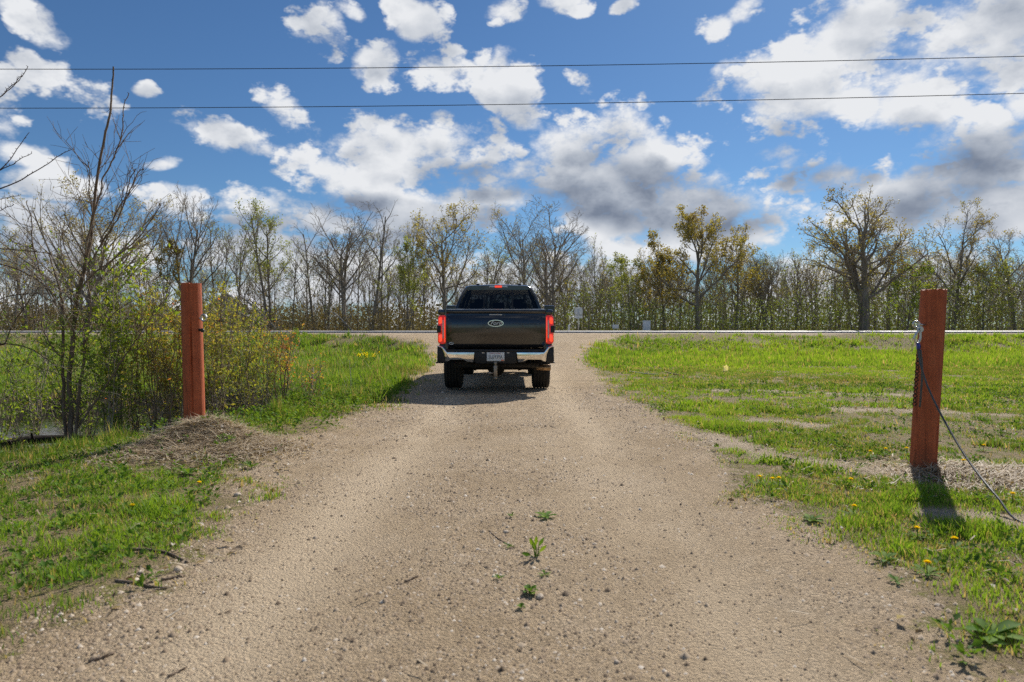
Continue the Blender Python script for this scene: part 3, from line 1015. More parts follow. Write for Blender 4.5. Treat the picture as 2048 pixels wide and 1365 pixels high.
# tail lamps
for s in (-1, 1):
    pts = [(0.895, 0.862), (0.893, 1.352), (0.92, 1.366), (1.005, 1.362), (1.032, 1.33), (1.036, 0.90), (1.02, 0.862), (0.96, 0.85)]
    pts = [(s * x, z) for x, z in pts]
    lamp = plate_xz('tail_lamp', pts, -0.030, 0.10, M['red'], truck, 0.014)
    plate_xz('lamp_side', [(s * x, z) for x, z in ((1.030, 0.90), (1.030, 1.33), (1.010, 1.35), (1.010, 0.88))], 0.098, 0.24, M['red'], lamp, 0.004)
    plate_xz('lamp_notch', [(s * x, z) for x, z in ((0.978, 1.055), (0.978, 1.178), (1.048, 1.185), (1.052, 1.048))], -0.040, 0.12, M['plastic'], lamp, 0.006)
    for k in range(9):
        z0 = 0.955 + k * 0.036
        plate_xz('lamp_segment', [(s * 0.928, z0), (s * 0.928, z0 + 0.032), (s * 0.952, z0 + 0.032), (s * 0.952, z0)], -0.036, -0.026, M['lamp_clear'], lamp)
    for z0, z1 in ((0.885, 1.030), (1.205, 1.335)):
        plate_xz('lit_lens', [(s * x, z) for x, z in ((0.958, z0 + 0.02), (0.958, z1 - 0.01), (0.985, z1), (1.018, z1 - 0.02), (1.022, z0 + 0.02), (1.0, z0))], -0.0365, -0.025, M['red_lit'], lamp, 0.006)
    plate_xz('lit_lens', [(s * x, z) for x, z in ((0.902, 0.885), (0.902, 1.33), (0.918, 1.33), (0.918, 0.885))], -0.0345, -0.025, M['red_lit'], lamp, 0.004)
    box('lamp_cap', (s * 0.965 - 0.075, -0.01, 1.372), (s * 0.965 + 0.06, 0.12, 1.468), M['paint'], truck, 0.03)
    box('bed_corner', (s * 0.955 - 0.062, 0.0, 0.70), (s * 0.955 + 0.045, 0.10, 0.845), M['paint'], truck, 0.015)

# rear bumper
bumper = plate_xz('rear_bumper', [(-0.385, 0.725), (0.385, 0.725), (0.375, 0.535), (0.33, 0.505), (-0.33, 0.505), (-0.375, 0.535)], -0.150, 0.06, M['plastic'], truck, 0.012)
box('step_pad', (-0.90, -0.155, 0.716), (0.90, 0.02, 0.758), M['plastic'], bumper, 0.012)
for k in range(11):
    xx = -0.84 + k * 0.168
    box('step_rib', (xx - 0.06, -0.159, 0.722), (xx + 0.06, -0.148, 0.748), M['plastic'], bumper, 0.003)
for s in (-1, 1):
    pr = [(0.37, 0.712), (0.855, 0.712), (0.925, 0.80), (0.99, 0.825), (1.03, 0.825), (1.03, 0.805), (0.975, 0.795), (0.945, 0.77), (0.905, 0.67), (0.89, 0.548), (0.84, 0.548), (0.80, 0.578), (0.57, 0.580), (0.50, 0.545), (0.395, 0.530)]
    n_ = len(pr)
    chrome = plate_xz('chrome_panel', [(s * x, z) for x, z in pr], -0.19, -0.02, M['chrome'], bumper, 0.012)
    for v_ in chrome.data.vertices:            # the face leans under towards its lower edge
        if v_.co.y < -0.1:
            v_.co.y += max(0.0, 0.715 - v_.co.z) * 0.085
    plate_xz('end_cap', [(s * x, z) for x, z in ((0.945, 0.772), (0.975, 0.795), (1.03, 0.806), (1.032, 0.62), (1.036, 0.57), (1.03, 0.54), (0.93, 0.525), (0.885, 0.54), (0.905, 0.67))], -0.165, 0.12, M['plastic'], bumper, 0.012)
    box('corner_step', (s * 0.985 - 0.075, -0.15, 0.512), (s * 0.985 + 0.062, 0.05, 0.538), M['plastic'], bumper, 0.01)
# licence plate
pl = plate_xz('licence_plate', [(-0.155, 0.553), (-0.155, 0.708), (0.155, 0.708), (0.155, 0.553)], -0.1605, -0.1525, M['white'], bumper, 0.002)
M['ink'] = simple('plate_ink', (0.03, 0.03, 0.04), 0.5)
M['ink_red'] = simple('plate_red', (0.45, 0.06, 0.05), 0.5)
M['orange'] = simple('sticker_orange', (0.65, 0.14, 0.03), 0.5)
words('plate_number', 'SL6939A', 0.094, M['ink'], pl, (0, -0.1615, 0.622), 0.0008, 0.0, 0.74)
words('plate_state', 'WISCONSIN', 0.034, M['ink_red'], pl, (-0.01, -0.1615, 0.688), 0.0008, 0.0, 1.05)
box('plate_sticker', (0.095, -0.1625, 0.558), (0.148, -0.1608, 0.578), M['orange'], pl)
for x in (-0.22, 0.22):
    box('plate_lamp', (x - 0.025, -0.154, 0.69), (x + 0.025, -0.1495, 0.705), M['lamp_clear'], bumper)

# tow hitch
hitch = box('tow_hitch', (-0.045, -0.20, 0.405), (0.045, 0.5, 0.495), M['under'], truck, 0.008)
box('shank', (-0.032, -0.30, 0.28), (0.032, -0.235, 0.48), M['brass'], hitch, 0.008)
box('shank_bar', (-0.028, -0.26, 0.42), (0.028, -0.19, 0.478), M['brass'], hitch, 0.006)
lathe('tow_ball', [(0.0, 0.0), (0.0, 0.018), (0.03, 0.018), (0.036, 0.03), (0.05, 0.031), (0.066, 0.022), (0.072, 0.0)], 'z', (0, -0.268, 0.478), M['brass'], hitch, 16)
lathe('tow_ball', [(0.0, 0.0), (0.01, 0.022), (0.03, 0.032), (0.05, 0.030), (0.062, 0.018), (0.09, 0.018)], 'z', (0, -0.268, 0.225), M['brass'], hitch, 16)
rod('lock_pin', [(-0.115, -0.268, 0.345), (-0.03, -0.268, 0.345)], 0.017, M['brass'], hitch, 10)
lathe('pin_lock', [(0.0, 0.0), (0.0, 0.026), (0.045, 0.026), (0.045, 0.0)], 'x', (-0.125, -0.268, 0.345), M['brass'], hitch, 14)

# wheels
for (x, y) in ((-0.855, AXR), (0.855, AXR), (-0.865, AXF), (0.865, AXF)):
    w = 0.172
    prof_t = [(-w * .80, 0.235), (-w * .98, 0.28), (-w, 0.33), (-w * .96, 0.375), (-w * .86, 0.404), (-w * .66, RT - 0.002)]
    for g in (-0.5, -0.17, 0.17, 0.5):
        prof_t += [(w * g - 0.010, RT), (w * g - 0.008, RT - 0.014), (w * g + 0.008, RT - 0.014), (w * g + 0.010, RT)]
    prof_t += [(w * .66, RT - 0.002), (w * .86, 0.404), (w * .96, 0.375), (w, 0.33), (w * .98, 0.28), (w * .80, 0.235)]
    s = -1 if x < 0 else 1
    wh = bpy.data.objects.new('wheel', None)
    COL.objects.link(wh)
    wh.parent = truck
    lathe('tyre', prof_t, 'x', (x, y, ZW), M['rubber'], wh, 56)
    lathe('rim', [(s * 0.13, 0.238), (s * 0.145, 0.225), (s * 0.12, 0.20), (s * 0.03, 0.19), (-s * 0.14, 0.236)], 'x', (x, y, ZW), M['chrome'], wh, 40)
    V = []
    F = []
    for k in range(8):
        a_ = 2 * math.pi * k / 8
        for (rr, hw) in ((0.05, 0.032), (0.20, 0.022)):
            for (da, dx) in ((-hw, s * 0.10), (hw, s * 0.10), (hw, s * 0.06), (-hw, s * 0.06)):
                V.append((x + dx, y + rr * math.cos(a_) - da * math.sin(a_), ZW + rr * math.sin(a_) + da * math.cos(a_)))
        b_ = k * 8
        F += [(b_ + j, b_ + (j + 1) % 4, b_ + 4 + (j + 1) % 4, b_ + 4 + j) for j in range(4)]
    poly_mesh('spoke_set', V, F, M['chrome'], wh)
    lathe('hub', [(s * 0.13, 0.0), (s * 0.13, 0.06), (s * 0.05, 0.085), (-s * 0.1, 0.09)], 'x', (x, y, ZW), M['plastic'], wh, 24)
# what shows underneath
rod('rear_axle', [(-0.75, AXR, ZW), (0.75, AXR, ZW)], 0.055, M['under'], truck, 12)
lathe('differential', [(-0.17, 0.05), (-0.14, 0.13), (-0.05, 0.175), (0.05, 0.175), (0.14, 0.13), (0.17, 0.05)], 'y', (-0.02, AXR, ZW), M['under'], truck, 20)
for s in (-1, 1):
    box('frame_rail', (s * 0.48 - 0.05, -0.10, 0.52), (s * 0.48 + 0.05, 5.9, 0.68), M['under'], truck)
    rod('leaf_spring', [(s * 0.56, AXR + d, ZW + 0.10 + 0.10 * (d / 0.7) ** 2) for d in np.linspace(-0.75, 0.75, 9)], 0.032, M['under'], truck, 6)
    rod('shock_absorber', [(s * 0.44, AXR - 0.18, ZW - 0.05), (s * 0.36, AXR - 0.05, 0.75)], 0.035, M['under'], truck, 8)
    box('mud_liner', (s * 0.80 - 0.17, AXR + 0.42, 0.45), (s * 0.80 + 0.17, AXR + 0.46, 1.0), M['under'], truck)
    box('inner_arch', (s * 0.66 - 0.02, AXR - 0.55, 0.62), (s * 0.66 + 0.02, AXR + 0.5, 1.0), M['under'], truck)
lathe('spare_wheel', [(0.0, 0.0), (-0.02, 0.2), (-0.06, 0.24), (-0.07, 0.33), (-0.02, 0.385), (0.13, 0.385), (0.16, 0.30), (0.14, 0.0)], 'z', (0.0, 0.62, 0.52), M['rubber'], truck, 32)
rod('cross_member', [(-0.78, 0.08, 0.47), (0.78, 0.08, 0.47)], 0.045, M['under'], truck, 8)
rod('exhaust_pipe', [(0.30, 2.4, 0.48), (0.55, 1.9, 0.50), (0.60, 1.2, 0.62), (0.60, 0.85, 0.52), (0.62, 0.62, 0.43), (0.70, 0.54, 0.405), (0.80, 0.51, 0.40)], 0.045, M['under'], truck, 12)
lathe('exhaust_tip', [(0.0, 0.046), (0.02, 0.056), (0.27, 0.058), (0.272, 0.050), (0.10, 0.048)], 'x', (0.74, 0.50, 0.40), M['exhaust'], truck, 20)

# ------------------------------------------------------------------ gate posts
def post(name, bx, by, z0, tx, tz, rad, label, seed, crack):
    rng = np.random.default_rng(seed)
    root = thing(name, (bx, by, z0), label, 'post')
    n, k = 44, 46
    h_ = tz - z0
    V = []
    ph = rng.uniform(0, 6.28, 12)
    for j in range(k):
        f = j / (k - 1)
        z = h_ * f
        for i in range(n):
            a_ = 2 * math.pi * i / n
            r_ = rad * (1.03 - 0.05 * f)
            r_ *= 1 + 0.012 * math.sin(3 * a_ + ph[0]) + 0.008 * math.sin(5 * a_ + ph[1] + 2 * f) + 0.006 * math.sin(11 * a_ + ph[2] + 3 * math.sin(4 * f + ph[3]))
            d = (a_ - crack - 0.10 * math.sin(3 * f + ph[4]) + math.pi) % (2 * math.pi) - math.pi
            r_ -= 0.020 * math.exp(-(d / 0.06) ** 2) * (0.2 + max(0, math.sin(2.4 * f + 0.3)))
            d2 = (a_ - crack - 0.75 - 0.05 * math.sin(5 * f) + math.pi) % (2 * math.pi) - math.pi
            r_ -= 0.010 * math.exp(-(d2 / 0.05) ** 2) * max(0, math.sin(5 * f + 1))
            top = 0.006 * rng.uniform(-1, 1) if j == k - 1 else 0
            V.append((r_ * math.cos(a_) + (tx - bx) * f, r_ * math.sin(a_), z + top))
    F = [(j * n + i, j * n + (i + 1) % n, (j + 1) * n + (i + 1) % n, (j + 1) * n + i) for j in range(k - 1) for i in range(n)]
    c0 = len(V)
    V.append(((tx - bx), 0, h_ + 0.002))
    F += [((k - 1) * n + i, (k - 1) * n + (i + 1) % n, c0) for i in range(n)]
    poly_mesh('timber', V, F, M['post'], root, smooth=True)
    return root


PLx, PLy = -3.19, 6.85
zl = float(H(PLx, PLy)) - 0.15
postL = post('gate_post', PLx, PLy, zl, -3.215, 1.588, 0.098, 'round red-stained gate post in a straw heap by the left thicket', 3, -1.35)
PRx, PRy = 3.27, 5.42
zr = float(H(PRx, PRy)) - 0.12
postR = post('gate_post', PRx, PRy, zr, 3.345, 1.447, 0.093, 'red-stained gate post with shackle and cable on the right lawn', 9, -0.9)


def ring(name, c, r_, w_, nrm, mat, parent, off=(0, 0, 0)):
    nrm = Vector(nrm).normalized()
    u_ = nrm.orthogonal().normalized()
    v_ = nrm.cross(u_)
    pts = [Vector(c) - Vector(off) + u_ * (r_ * math.cos(a_)) + v_ * (r_ * math.sin(a_)) for a_ in np.linspace(0, 2 * math.pi, 21)]
    return rod(name, [tuple(p_) for p_ in pts], w_, mat, parent, 8, False)


oL = (PLx, PLy, zl)
eb = ring('eye_bolt', W(408, 636, 6.76), 0.032, 0.010, (0.35, 1, 0.1), M['steel'], postL, oL)
rod('bolt_shank', [tuple(W(404, 637, 6.80) - np.array(oL)), tuple(W(394, 637, 6.84) - np.array(oL))], 0.010, M['steel'], postL, 8)
rod('bolt_end', [tuple(W(407, 661, 6.79) - np.array(oL)), tuple(W(396, 660, 6.82) - np.array(oL))], 0.013, M['plastic'], postL, 8)
box('bolt_nut', tuple(W(403, 665, 6.80) - np.array(oL) - np.array((0.0, 0.015, 0))), tuple(W(408, 657, 6.80) - np.array(oL) + np.array((0.0, 0.015, 0))), M['plastic'], postL, 0.005)
oR = (PRx, PRy, zr)
ring('eye_bolt', W(1832, 649, 5.33), 0.024, 0.008, (0.1, 1, 0.05), M['steel'], postR, oR)
rod('bolt_shank', [tuple(W(1836, 650, 5.335) - np.array(oR)), tuple(W(1850, 650, 5.37) - np.array(oR))], 0.010, M['steel'], postR, 8)
lathe('washer', [(-0.006, 0.0), (-0.006, 0.024), (0.004, 0.025), (0.004, 0.0)], 'y', tuple(W(1840, 659, 5.30) - np.array(oR)), M['steel'], postR, 24)
lathe('bolt_head', [(-0.018, 0.0), (-0.018, 0.012), (-0.005, 0.012)], 'y', tuple(W(1840, 659, 5.30) - np.array(oR)), M['steel'], postR, 6)
rod('bolt_end', [tuple(W(1884, 651, 5.42) - np.array(oR)), tuple(W(1870, 651, 5.42) - np.array(oR))], 0.010, M['steel'], postR, 8)
sh = rod('shackle', [tuple(W(x, y, 5.285) - np.array(oR)) for x, y in ((1838, 661), (1832, 668), (1828, 676), (1830, 684), (1835, 688), (1839, 683), (1841, 675), (1840, 664))], 0.009, M['steel'], postR, 8, False)
# chain hanging beside the post
ch = thing('chain', tuple(W(1837, 690, 5.31)), 'rusty chain hanging down the shaded side of the right post', 'chain')
cp = W(1837, 690, 5.31)
for k in range(15):
    p0 = W(1838 - k * 0.55, 694 + k * 8.2, 5.312 + 0.0025 * k) - cp
    ring('link', p0, 0.0135, 0.0042, (1, 0.25, 0) if k % 2 else (0.2, 1, 0), M['rust'], ch)
# wire rope
cb = thing('wire_rope', tuple(W(1836, 694, 5.28)), 'dark wire rope running from the right post down to the grass', 'cable')
oc = W(1836, 694, 5.28)
cpts = [W(1836, 686, 5.285), W(1837, 705, 5.265), W(1843, 735, 5.23), W(1857, 775, 5.18), W(1876, 815, 5.08), W(1898, 855, 4.93), W(1930, 908, 4.68), W(1962, 952, 4.46), W(2000, 997, 4.22), W(2048, 1047, 4.0)]
cpts += [np.array((3.18, 3.75, float(H(3.18, 3.75)) + 0.012)), np.array((3.45, 3.45, float(H(3.45, 3.45)) + 0.010)), np.array((3.9, 3.2, float(H(3.9, 3.2)) + 0.010))]
def smooth_path(pts, per=6):
    P = [np.asarray(p_, float) for p_ in pts]
    P = [2 * P[0] - P[1]] + P + [2 * P[-1] - P[-2]]
    out_ = []
    for i in range(1, len(P) - 2):
        for u in np.arange(per) / per:
            out_.append(0.5 * (2 * P[i] + (P[i + 1] - P[i - 1]) * u + (2 * P[i - 1] - 5 * P[i] + 4 * P[i + 1] - P[i + 2]) * u * u + (3 * P[i] - P[i - 1] - 3 * P[i + 1] + P[i + 2]) * u ** 3))
    out_.append(P[-2])
    return np.array(out_)
sp = smooth_path(cpts) - oc
rod('rope', sp, 0.0068, M['cable'], cb, 8)
rod('rope_tail', smooth_path([W(1841, 700, 5.275), W(1845, 740, 5.265), W(1843, 790, 5.262), W(1841, 815, 5.262)]) - oc, 0.0075, M['cable'], cb, 8)
rod('sleeve', [W(1836.5, 687, 5.275) - oc, W(1837, 699, 5.268) - oc], 0.0135, M['blue'], cb, 12)

# ------------------------------------------------------------------ overhead wires on poles outside the picture
for i, (rows, lab) in enumerate((((151, 136, 125), 'upper of two thin black power lines crossing the sky'), ((228, 211, 198), 'lower of two thin black power lines crossing the sky'))):
    a_, b_, c_ = W(0, rows[0], 28), W(1024, rows[1], 27), W(2048, rows[2], 26)
    xx = np.linspace(-46, 46, 47)
    co_y = np.polyfit([a_[0], b_[0], c_[0]], [a_[1], b_[1], c_[1]], 1)
    co_z = np.polyfit([a_[0], b_[0], c_[0]], [a_[2], b_[2], c_[2]], 1)
    zc = np.polyval(co_z, xx) + 0.00035 * xx ** 2
    pts = np.stack([xx, np.polyval(co_y, xx), zc], 1)
    V, F = tubes([(pts, 0.0135)], 6)
    tag(link('power_line', raw_mesh('power_line', V, F, M['wire'], smooth=True)), lab, 'wire', 'power lines')
    if i == 0:
        ends = (pts[0], pts[-1])
for e_, lab in zip(ends, ('wooden utility pole outside the picture to the left', 'wooden utility pole outside the picture to the right')):
    zb = float(H(e_[0], e_[1])) - 0.3
    up_ = thing('utility_pole', (e_[0], e_[1] + 0.14, zb), lab, 'utility pole')
    rod('pole', [(0, 0, 0), (0, 0, e_[2] - zb + 0.5)], [0.16, 0.11], M['pole'], up_, 14)
    for dz in (0.0, -1.55):
        rod('insulator', [(0, -0.02, e_[2] - zb + dz - 0.01), (0, -0.15, e_[2] - zb + dz - 0.01)], 0.03, M['grey_box'], up_, 8)

# ------------------------------------------------------------------ signs and boxes past the road
def gz(x, y):
    return float(H(x, y))


def far_thing(name, px, Y, label, cat):
    X = (px - 1024) / FPX * Y
    return thing(name, (X, Y, gz(X, Y)), label, cat)


Y0 = 52.2
rs = far_thing('road_sign', 1157, Y0, 'back of a shield-shaped road sign on a steel post past the road', 'sign')
zb = rs.location.z
zt = lambda row: EYE - (row - HOR) / FPX * Y0 - zb
rod('post', [(0, 0, 0), (0, 0, zt(613))], 0.035, M['sign_back'], rs, 8)
plate_xz('shield', [(-0.27, zt(630)), (-0.33, zt(624)), (-0.30, zt(618)), (-0.22, zt(615)), (0.22, zt(615)), (0.30, zt(618)), (0.33, zt(624)), (0.27, zt(630))], 0.04, 0.047, M['sign_back'], rs)
plate_xz('plate', [(-0.31, zt(637)), (-0.31, zt(631)), (0.31, zt(631)), (0.31, zt(637))], 0.04, 0.047, M['grey_box'], rs)
mk = far_thing('marker_post', 1138, 52.0, 'short pale marker post left of the shield sign', 'marker')
plate_xz('marker_plate', [(-0.07, 0.05), (-0.08, 0.55), (0.08, 0.55), (0.07, 0.05)], -0.02, 0.03, M['grey_box'], mk, 0.01)
rod('stake', [(0, 0.05, 0), (0, 0.05, 0.5)], 0.02, M['sign_back'], mk, 6)
ls = far_thing('low_sign', 1231, 52.3, 'low wide pale board between the shield sign and the cabinet', 'sign')
plate_xz('board', [(-0.24, 0.26), (-0.24, 0.56), (0.24, 0.56), (0.24, 0.26)], -0.02, 0.02, M['grey_box'], ls, 0.005)
for x in (-0.12, 0.12):
    rod('leg', [(x, 0.03, 0), (x, 0.03, 0.3)], 0.02, M['sign_back'], ls, 6)
rod('flag_stick', [(0.12, 0.05, 0.3), (0.12, 0.05, 0.95)], 0.014, M['grey_box'], ls, 6)
uc = far_thing('utility_cabinet', 1293, 52.6, 'pale grey utility cabinet standing at the edge of the wood', 'cabinet')
box('case', (-0.28, -0.15, 0.05), (0.28, 0.2, 0.86), M['grey_box'], uc, 0.015)
box('lid', (-0.30, -0.17, 0.862), (0.30, 0.22, 0.90), M['grey_box'], uc, 0.01)
box('door', (-0.24, -0.158, 0.12), (0.24, -0.1505, 0.80), M['grey_box'], uc, 0.003)
box('plinth', (-0.33, -0.2, -0.05), (0.33, 0.25, 0.05), M['grey_box'], uc)

# a small house half hidden behind the left trees
HX, HY = -35.0, 84.0
hz = gz(HX, HY)
house = thing('house', (HX, HY, hz), 'small grey house with a pale roof half hidden behind the left trees', 'house')
box('wall', (-2.4, 0, 0), (2.4, 6, 3.3), M['house_wall'], house)
V = [(-2.8, -0.4, 3.2), (0, -0.4, 5.1), (2.8, -0.4, 3.2), (-2.8, 6.4, 3.2), (0, 6.4, 5.1), (2.8, 6.4, 3.2), (-2.8, -0.4, 3.0), (2.8, -0.4, 3.0), (-2.8, 6.4, 3.0), (2.8, 6.4, 3.0), (0, -0.4, 4.9), (0, 6.4, 4.9)]
poly_mesh('roof', V, [(0, 1, 4, 3), (1, 2, 5, 4), (6, 10, 11, 8), (10, 7, 9, 11), (0, 1, 10, 6), (1, 2, 7, 10), (3, 4, 11, 8), (4, 5, 9, 11), (0, 3, 8, 6), (2, 5, 9, 7)], M['house_roof'], house)
poly_mesh('gable', [(-2.4, 0.0, 3.3), (2.4, 0.0, 3.3), (0, 0.0, 4.88)], [(0, 1, 2)], M['house_wall'], house)
for x in (-1.2, 1.1):
    w_ = box('window', (x - 0.45, -0.04, 1.2), (x + 0.45, -0.004, 2.3), M['white'], house)
    box('pane', (x - 0.37, -0.05, 1.28), (x + 0.37, -0.042, 2.22), M['dark_glass'], w_)

# ------------------------------------------------------------------ trees
def rvec(rng):
    while True:
        v = (rng.uniform(-1, 1), rng.uniform(-1, 1), rng.uniform(-1, 1))
        l = v[0] * v[0] + v[1] * v[1] + v[2] * v[2]
        if 0.01 < l < 1:
            l = math.sqrt(l)
            return (v[0] / l, v[1] / l, v[2] / l)


def nrm3(v):
    l = math.sqrt(v[0] * v[0] + v[1] * v[1] + v[2] * v[2]) or 1.0
    return (v[0] / l, v[1] / l, v[2] / l)


def grow(rng, out, tips, p, d, L, r, lev, prm):
    """one branch and, recursively, what grows from it"""
    maxlev = prm['levels']
    n = (8, 6, 5, 4, 3)[lev]
    wig = prm['wig'] * (0.35 if lev == 0 else 1.0)
    pts = [p]
    dirs = [d]
    st = L / n
    for i in range(n):
        rv = rvec(rng)
        up_ = prm['up'][lev]
        d = nrm3((d[0] + rv[0] * wig, d[1] + rv[1] * wig, d[2] + rv[2] * wig + up_))
        p = (p[0] + d[0] * st, p[1] + d[1] * st, p[2] + d[2] * st)
        pts.append(p)
        dirs.append(d)
    tip = r * (0.30 if lev == 0 else 0.35)
    rad = [max(prm['rmin'], r + (tip - r) * (i / n) ** 0.8) for i in range(n + 1)]
    out[min(lev, 4)].append((pts, rad))
    if lev >= maxlev:
        tips.extend(pts[1:])
        return
    k = prm['kids'][lev]
    k = max(1, int(round(k * rng.uniform(0.75, 1.25))))
    t0 = prm['start'] if lev == 0 else 0.22
    phi = rng.uniform(0, 6.28)
    for j in range(k):
        t_ = t0 + (1 - t0) * (j + rng.uniform(0.1, 0.9)) / k
        f = t_ * n
        i = min(n - 1, int(f))
        u = f - i
        a, b = pts[i], pts[i + 1]
        q_ = (a[0] + (b[0] - a[0]) * u, a[1] + (b[1] - a[1]) * u, a[2] + (b[2] - a[2]) * u)
        dd = dirs[i + 1]
        phi += 2.4 + rng.uniform(-0.5, 0.5)
        e1 = nrm3((dd[1], -dd[0], 0.02)) if abs(dd[2]) < 0.98 else (1, 0, 0)
        e2 = (dd[1] * e1[2] - dd[2] * e1[1], dd[2] * e1[0] - dd[0] * e1[2], dd[0] * e1[1] - dd[1] * e1[0])
        ang = R(prm['ang'][lev] * rng.uniform(0.7, 1.25)) * (1.1 - 0.35 * t_)
        ca, sa = math.cos(ang), math.sin(ang)
        cp_, sp_ = math.cos(phi), math.sin(phi)
        nd = nrm3(tuple(dd[m_] * ca + (e1[m_] * cp_ + e2[m_] * sp_) * sa for m_ in range(3)))
        ln = L * prm['ratio'][lev] * rng.uniform(0.65, 1.2) * (1.15 - 0.55 * t_ if lev == 0 else 1.1 - 0.5 * t_)
        rr = max(prm['rmin'], min(rad[i] * 0.75, r * prm['rratio'] * rng.uniform(0.7, 1.1)))
        grow(rng, out, tips, q_, nd, ln, rr, lev + 1, prm)


KIND = {
    'bare': dict(levels=4, wig=0.16, up=(0.03, 0.10, 0.06, 0.03, 0.02), kids=(9, 6, 5, 3), start=0.34, ang=(42, 38, 40, 40), ratio=(0.62, 0.55, 0.55, 0.6), rratio=0.48, rmin=0.010),
    'vase': dict(levels=4, wig=0.10, up=(0.0, 0.05, 0.03, 0.02, 0.0), kids=(11, 6, 5, 3), start=0.14, ang=(40, 26, 28, 30), ratio=(0.95, 0.52, 0.5, 0.55), rratio=0.50, rmin=0.009),
    'oak': dict(levels=4, wig=0.26, up=(0.03, 0.07, 0.05, 0.02, 0.0), kids=(9, 7, 5, 3), start=0.30, ang=(62, 48, 48, 45), ratio=(0.66, 0.58, 0.52, 0.5), rratio=0.52, rmin=0.010),
    'slim': dict(levels=3, wig=0.10, up=(0.03, 0.16, 0.08, 0.02, 0.0), kids=(12, 5, 4, 0), start=0.30, ang=(38, 36, 38, 40), ratio=(0.30, 0.5, 0.6, 0.6), rratio=0.40, rmin=0.010),
    'dead': dict(levels=3, wig=0.22, up=(0.0, 0.04, 0.02, 0.0, 0.0), kids=(6, 4, 3, 0), start=0.42, ang=(40, 42, 42, 40), ratio=(0.42, 0.5, 0.5, 0.5), rratio=0.42, rmin=0.011),
    'bush': dict(levels=4, wig=0.16, up=(0.02, 0.07, 0.04, 0.02, 0.0), kids=(12, 6, 5, 3), start=0.12, ang=(45, 38, 38, 40), ratio=(0.55, 0.5, 0.5, 0.5), rratio=0.42, rmin=0.009),
}


def tree_meshes(kind, seed, height, half, trunk_r, lean=(0, 0), fork=1, leaf=None, leaf_n=0, leaf_size=0.14, bk='bark_dark', tw='twig_grey', score_only=False):
    rng = random.Random(seed)
    nr = np.random.default_rng(seed)
    out = [[], [], [], [], []]
    tips = []
    prm = KIND[kind]
    for f in range(fork):
        sp_ = 0.0 if fork == 1 else 0.20
        a_ = rng.uniform(0, 6.28) if fork > 1 else 0
        d = nrm3((lean[0] + sp_ * math.cos(a_ + f * 6.28 / fork), lean[1] + sp_ * math.sin(a_ + f * 6.28 / fork), 1))
        grow(rng, out, tips, (0.12 * f * math.cos(a_), 0.12 * f, 0.0), d, 10.0 * (1 - 0.12 * f), 1.0, 0, dict(prm, rmin=0.0))
    allp = np.concatenate([np.array(p_) for lv in out for p_, _ in lv])
    zmax = allp[:, 2].max()
    xw = np.percentile(np.abs(allp[:, 0] - lean[0] * 5), 97)
    S = np.array([half / xw, half / xw, height / zmax])
    rs_ = trunk_r
    def conv(lst):
        return [(np.array(p_) * S - np.array([0, 0, 0.12]), np.maximum(prm['rmin'], np.array(r_) * rs_)) for p_, r_ in lst]
    if score_only:
        q9 = np.percentile(allp[:, 2], 92) / zmax
        xs_ = allp[allp[:, 2] > 0.35 * zmax][:, 0]
        return q9 * 2.0 - abs(np.percentile(xs_, 96) + np.percentile(xs_, 4)) / (np.percentile(xs_, 96) - np.percentile(xs_, 4))
    trunkV, trunkF = tubes(conv(out[0]), 8)
    limbV, limbF = tubes(conv(out[1]), 5)
    F = [np.concatenate([trunkF[0], limbF[0] + len(trunkV)])]
    tm = raw_mesh('trunk', np.concatenate([trunkV, limbV]), F, M[bk], smooth=True)
    tv, tf = tubes(conv(out[2]) + conv(out[3]) + conv(out[4]), 3)
    cm_ = raw_mesh('crown', tv, tf, M[tw])
    lm = None
    if leaf and leaf_n:
        T = np.array(tips) * S
        ci = nr.integers(0, len(T), leaf_n)
        # leaves gather in clumps, some boughs stay thin
        keep = fbm(T[ci, 0] * 0.9 + seed, T[ci, 2] * 0.9 + T[ci, 1] * 0.7, seed) > nr.uniform(0.22, 0.62, leaf_n)
        P = T[ci][keep] + nr.normal(scale=leaf_size * 0.75, size=(keep.sum(), 3))
        m_ = len(P)
        D = unit(nr.normal(size=(m_, 3)) + np.array([0, 0, -0.1]))
        sz = leaf_size * nr.uniform(0.5, 1.25, m_)
        V, Fq = kites(P, D, sz, sz * 0.75, rng=nr)
        tint = np.clip(fbm(P[:, 0] * 0.5, P[:, 2] * 0.5, seed + 3) * 0.9 + nr.normal(scale=0.18, size=m_), 0, 1)
        lm = raw_mesh('foliage', V, [Fq], M[leaf], tint=np.repeat(tint, 4))
    return tm, cm_, lm


def plant_tree(name, meshes, loc, label, group, rz=0.0, sc=(1, 1, 1), cat='tree'):
    root = thing(name, loc, label, cat, group, (0, 0, rz))
    root.scale = sc
    link('trunk', meshes[0], root)
    c_ = link('crown', meshes[1], root)
    if meshes[2] is not None:
        link('foliage', meshes[2], c_)
    return root


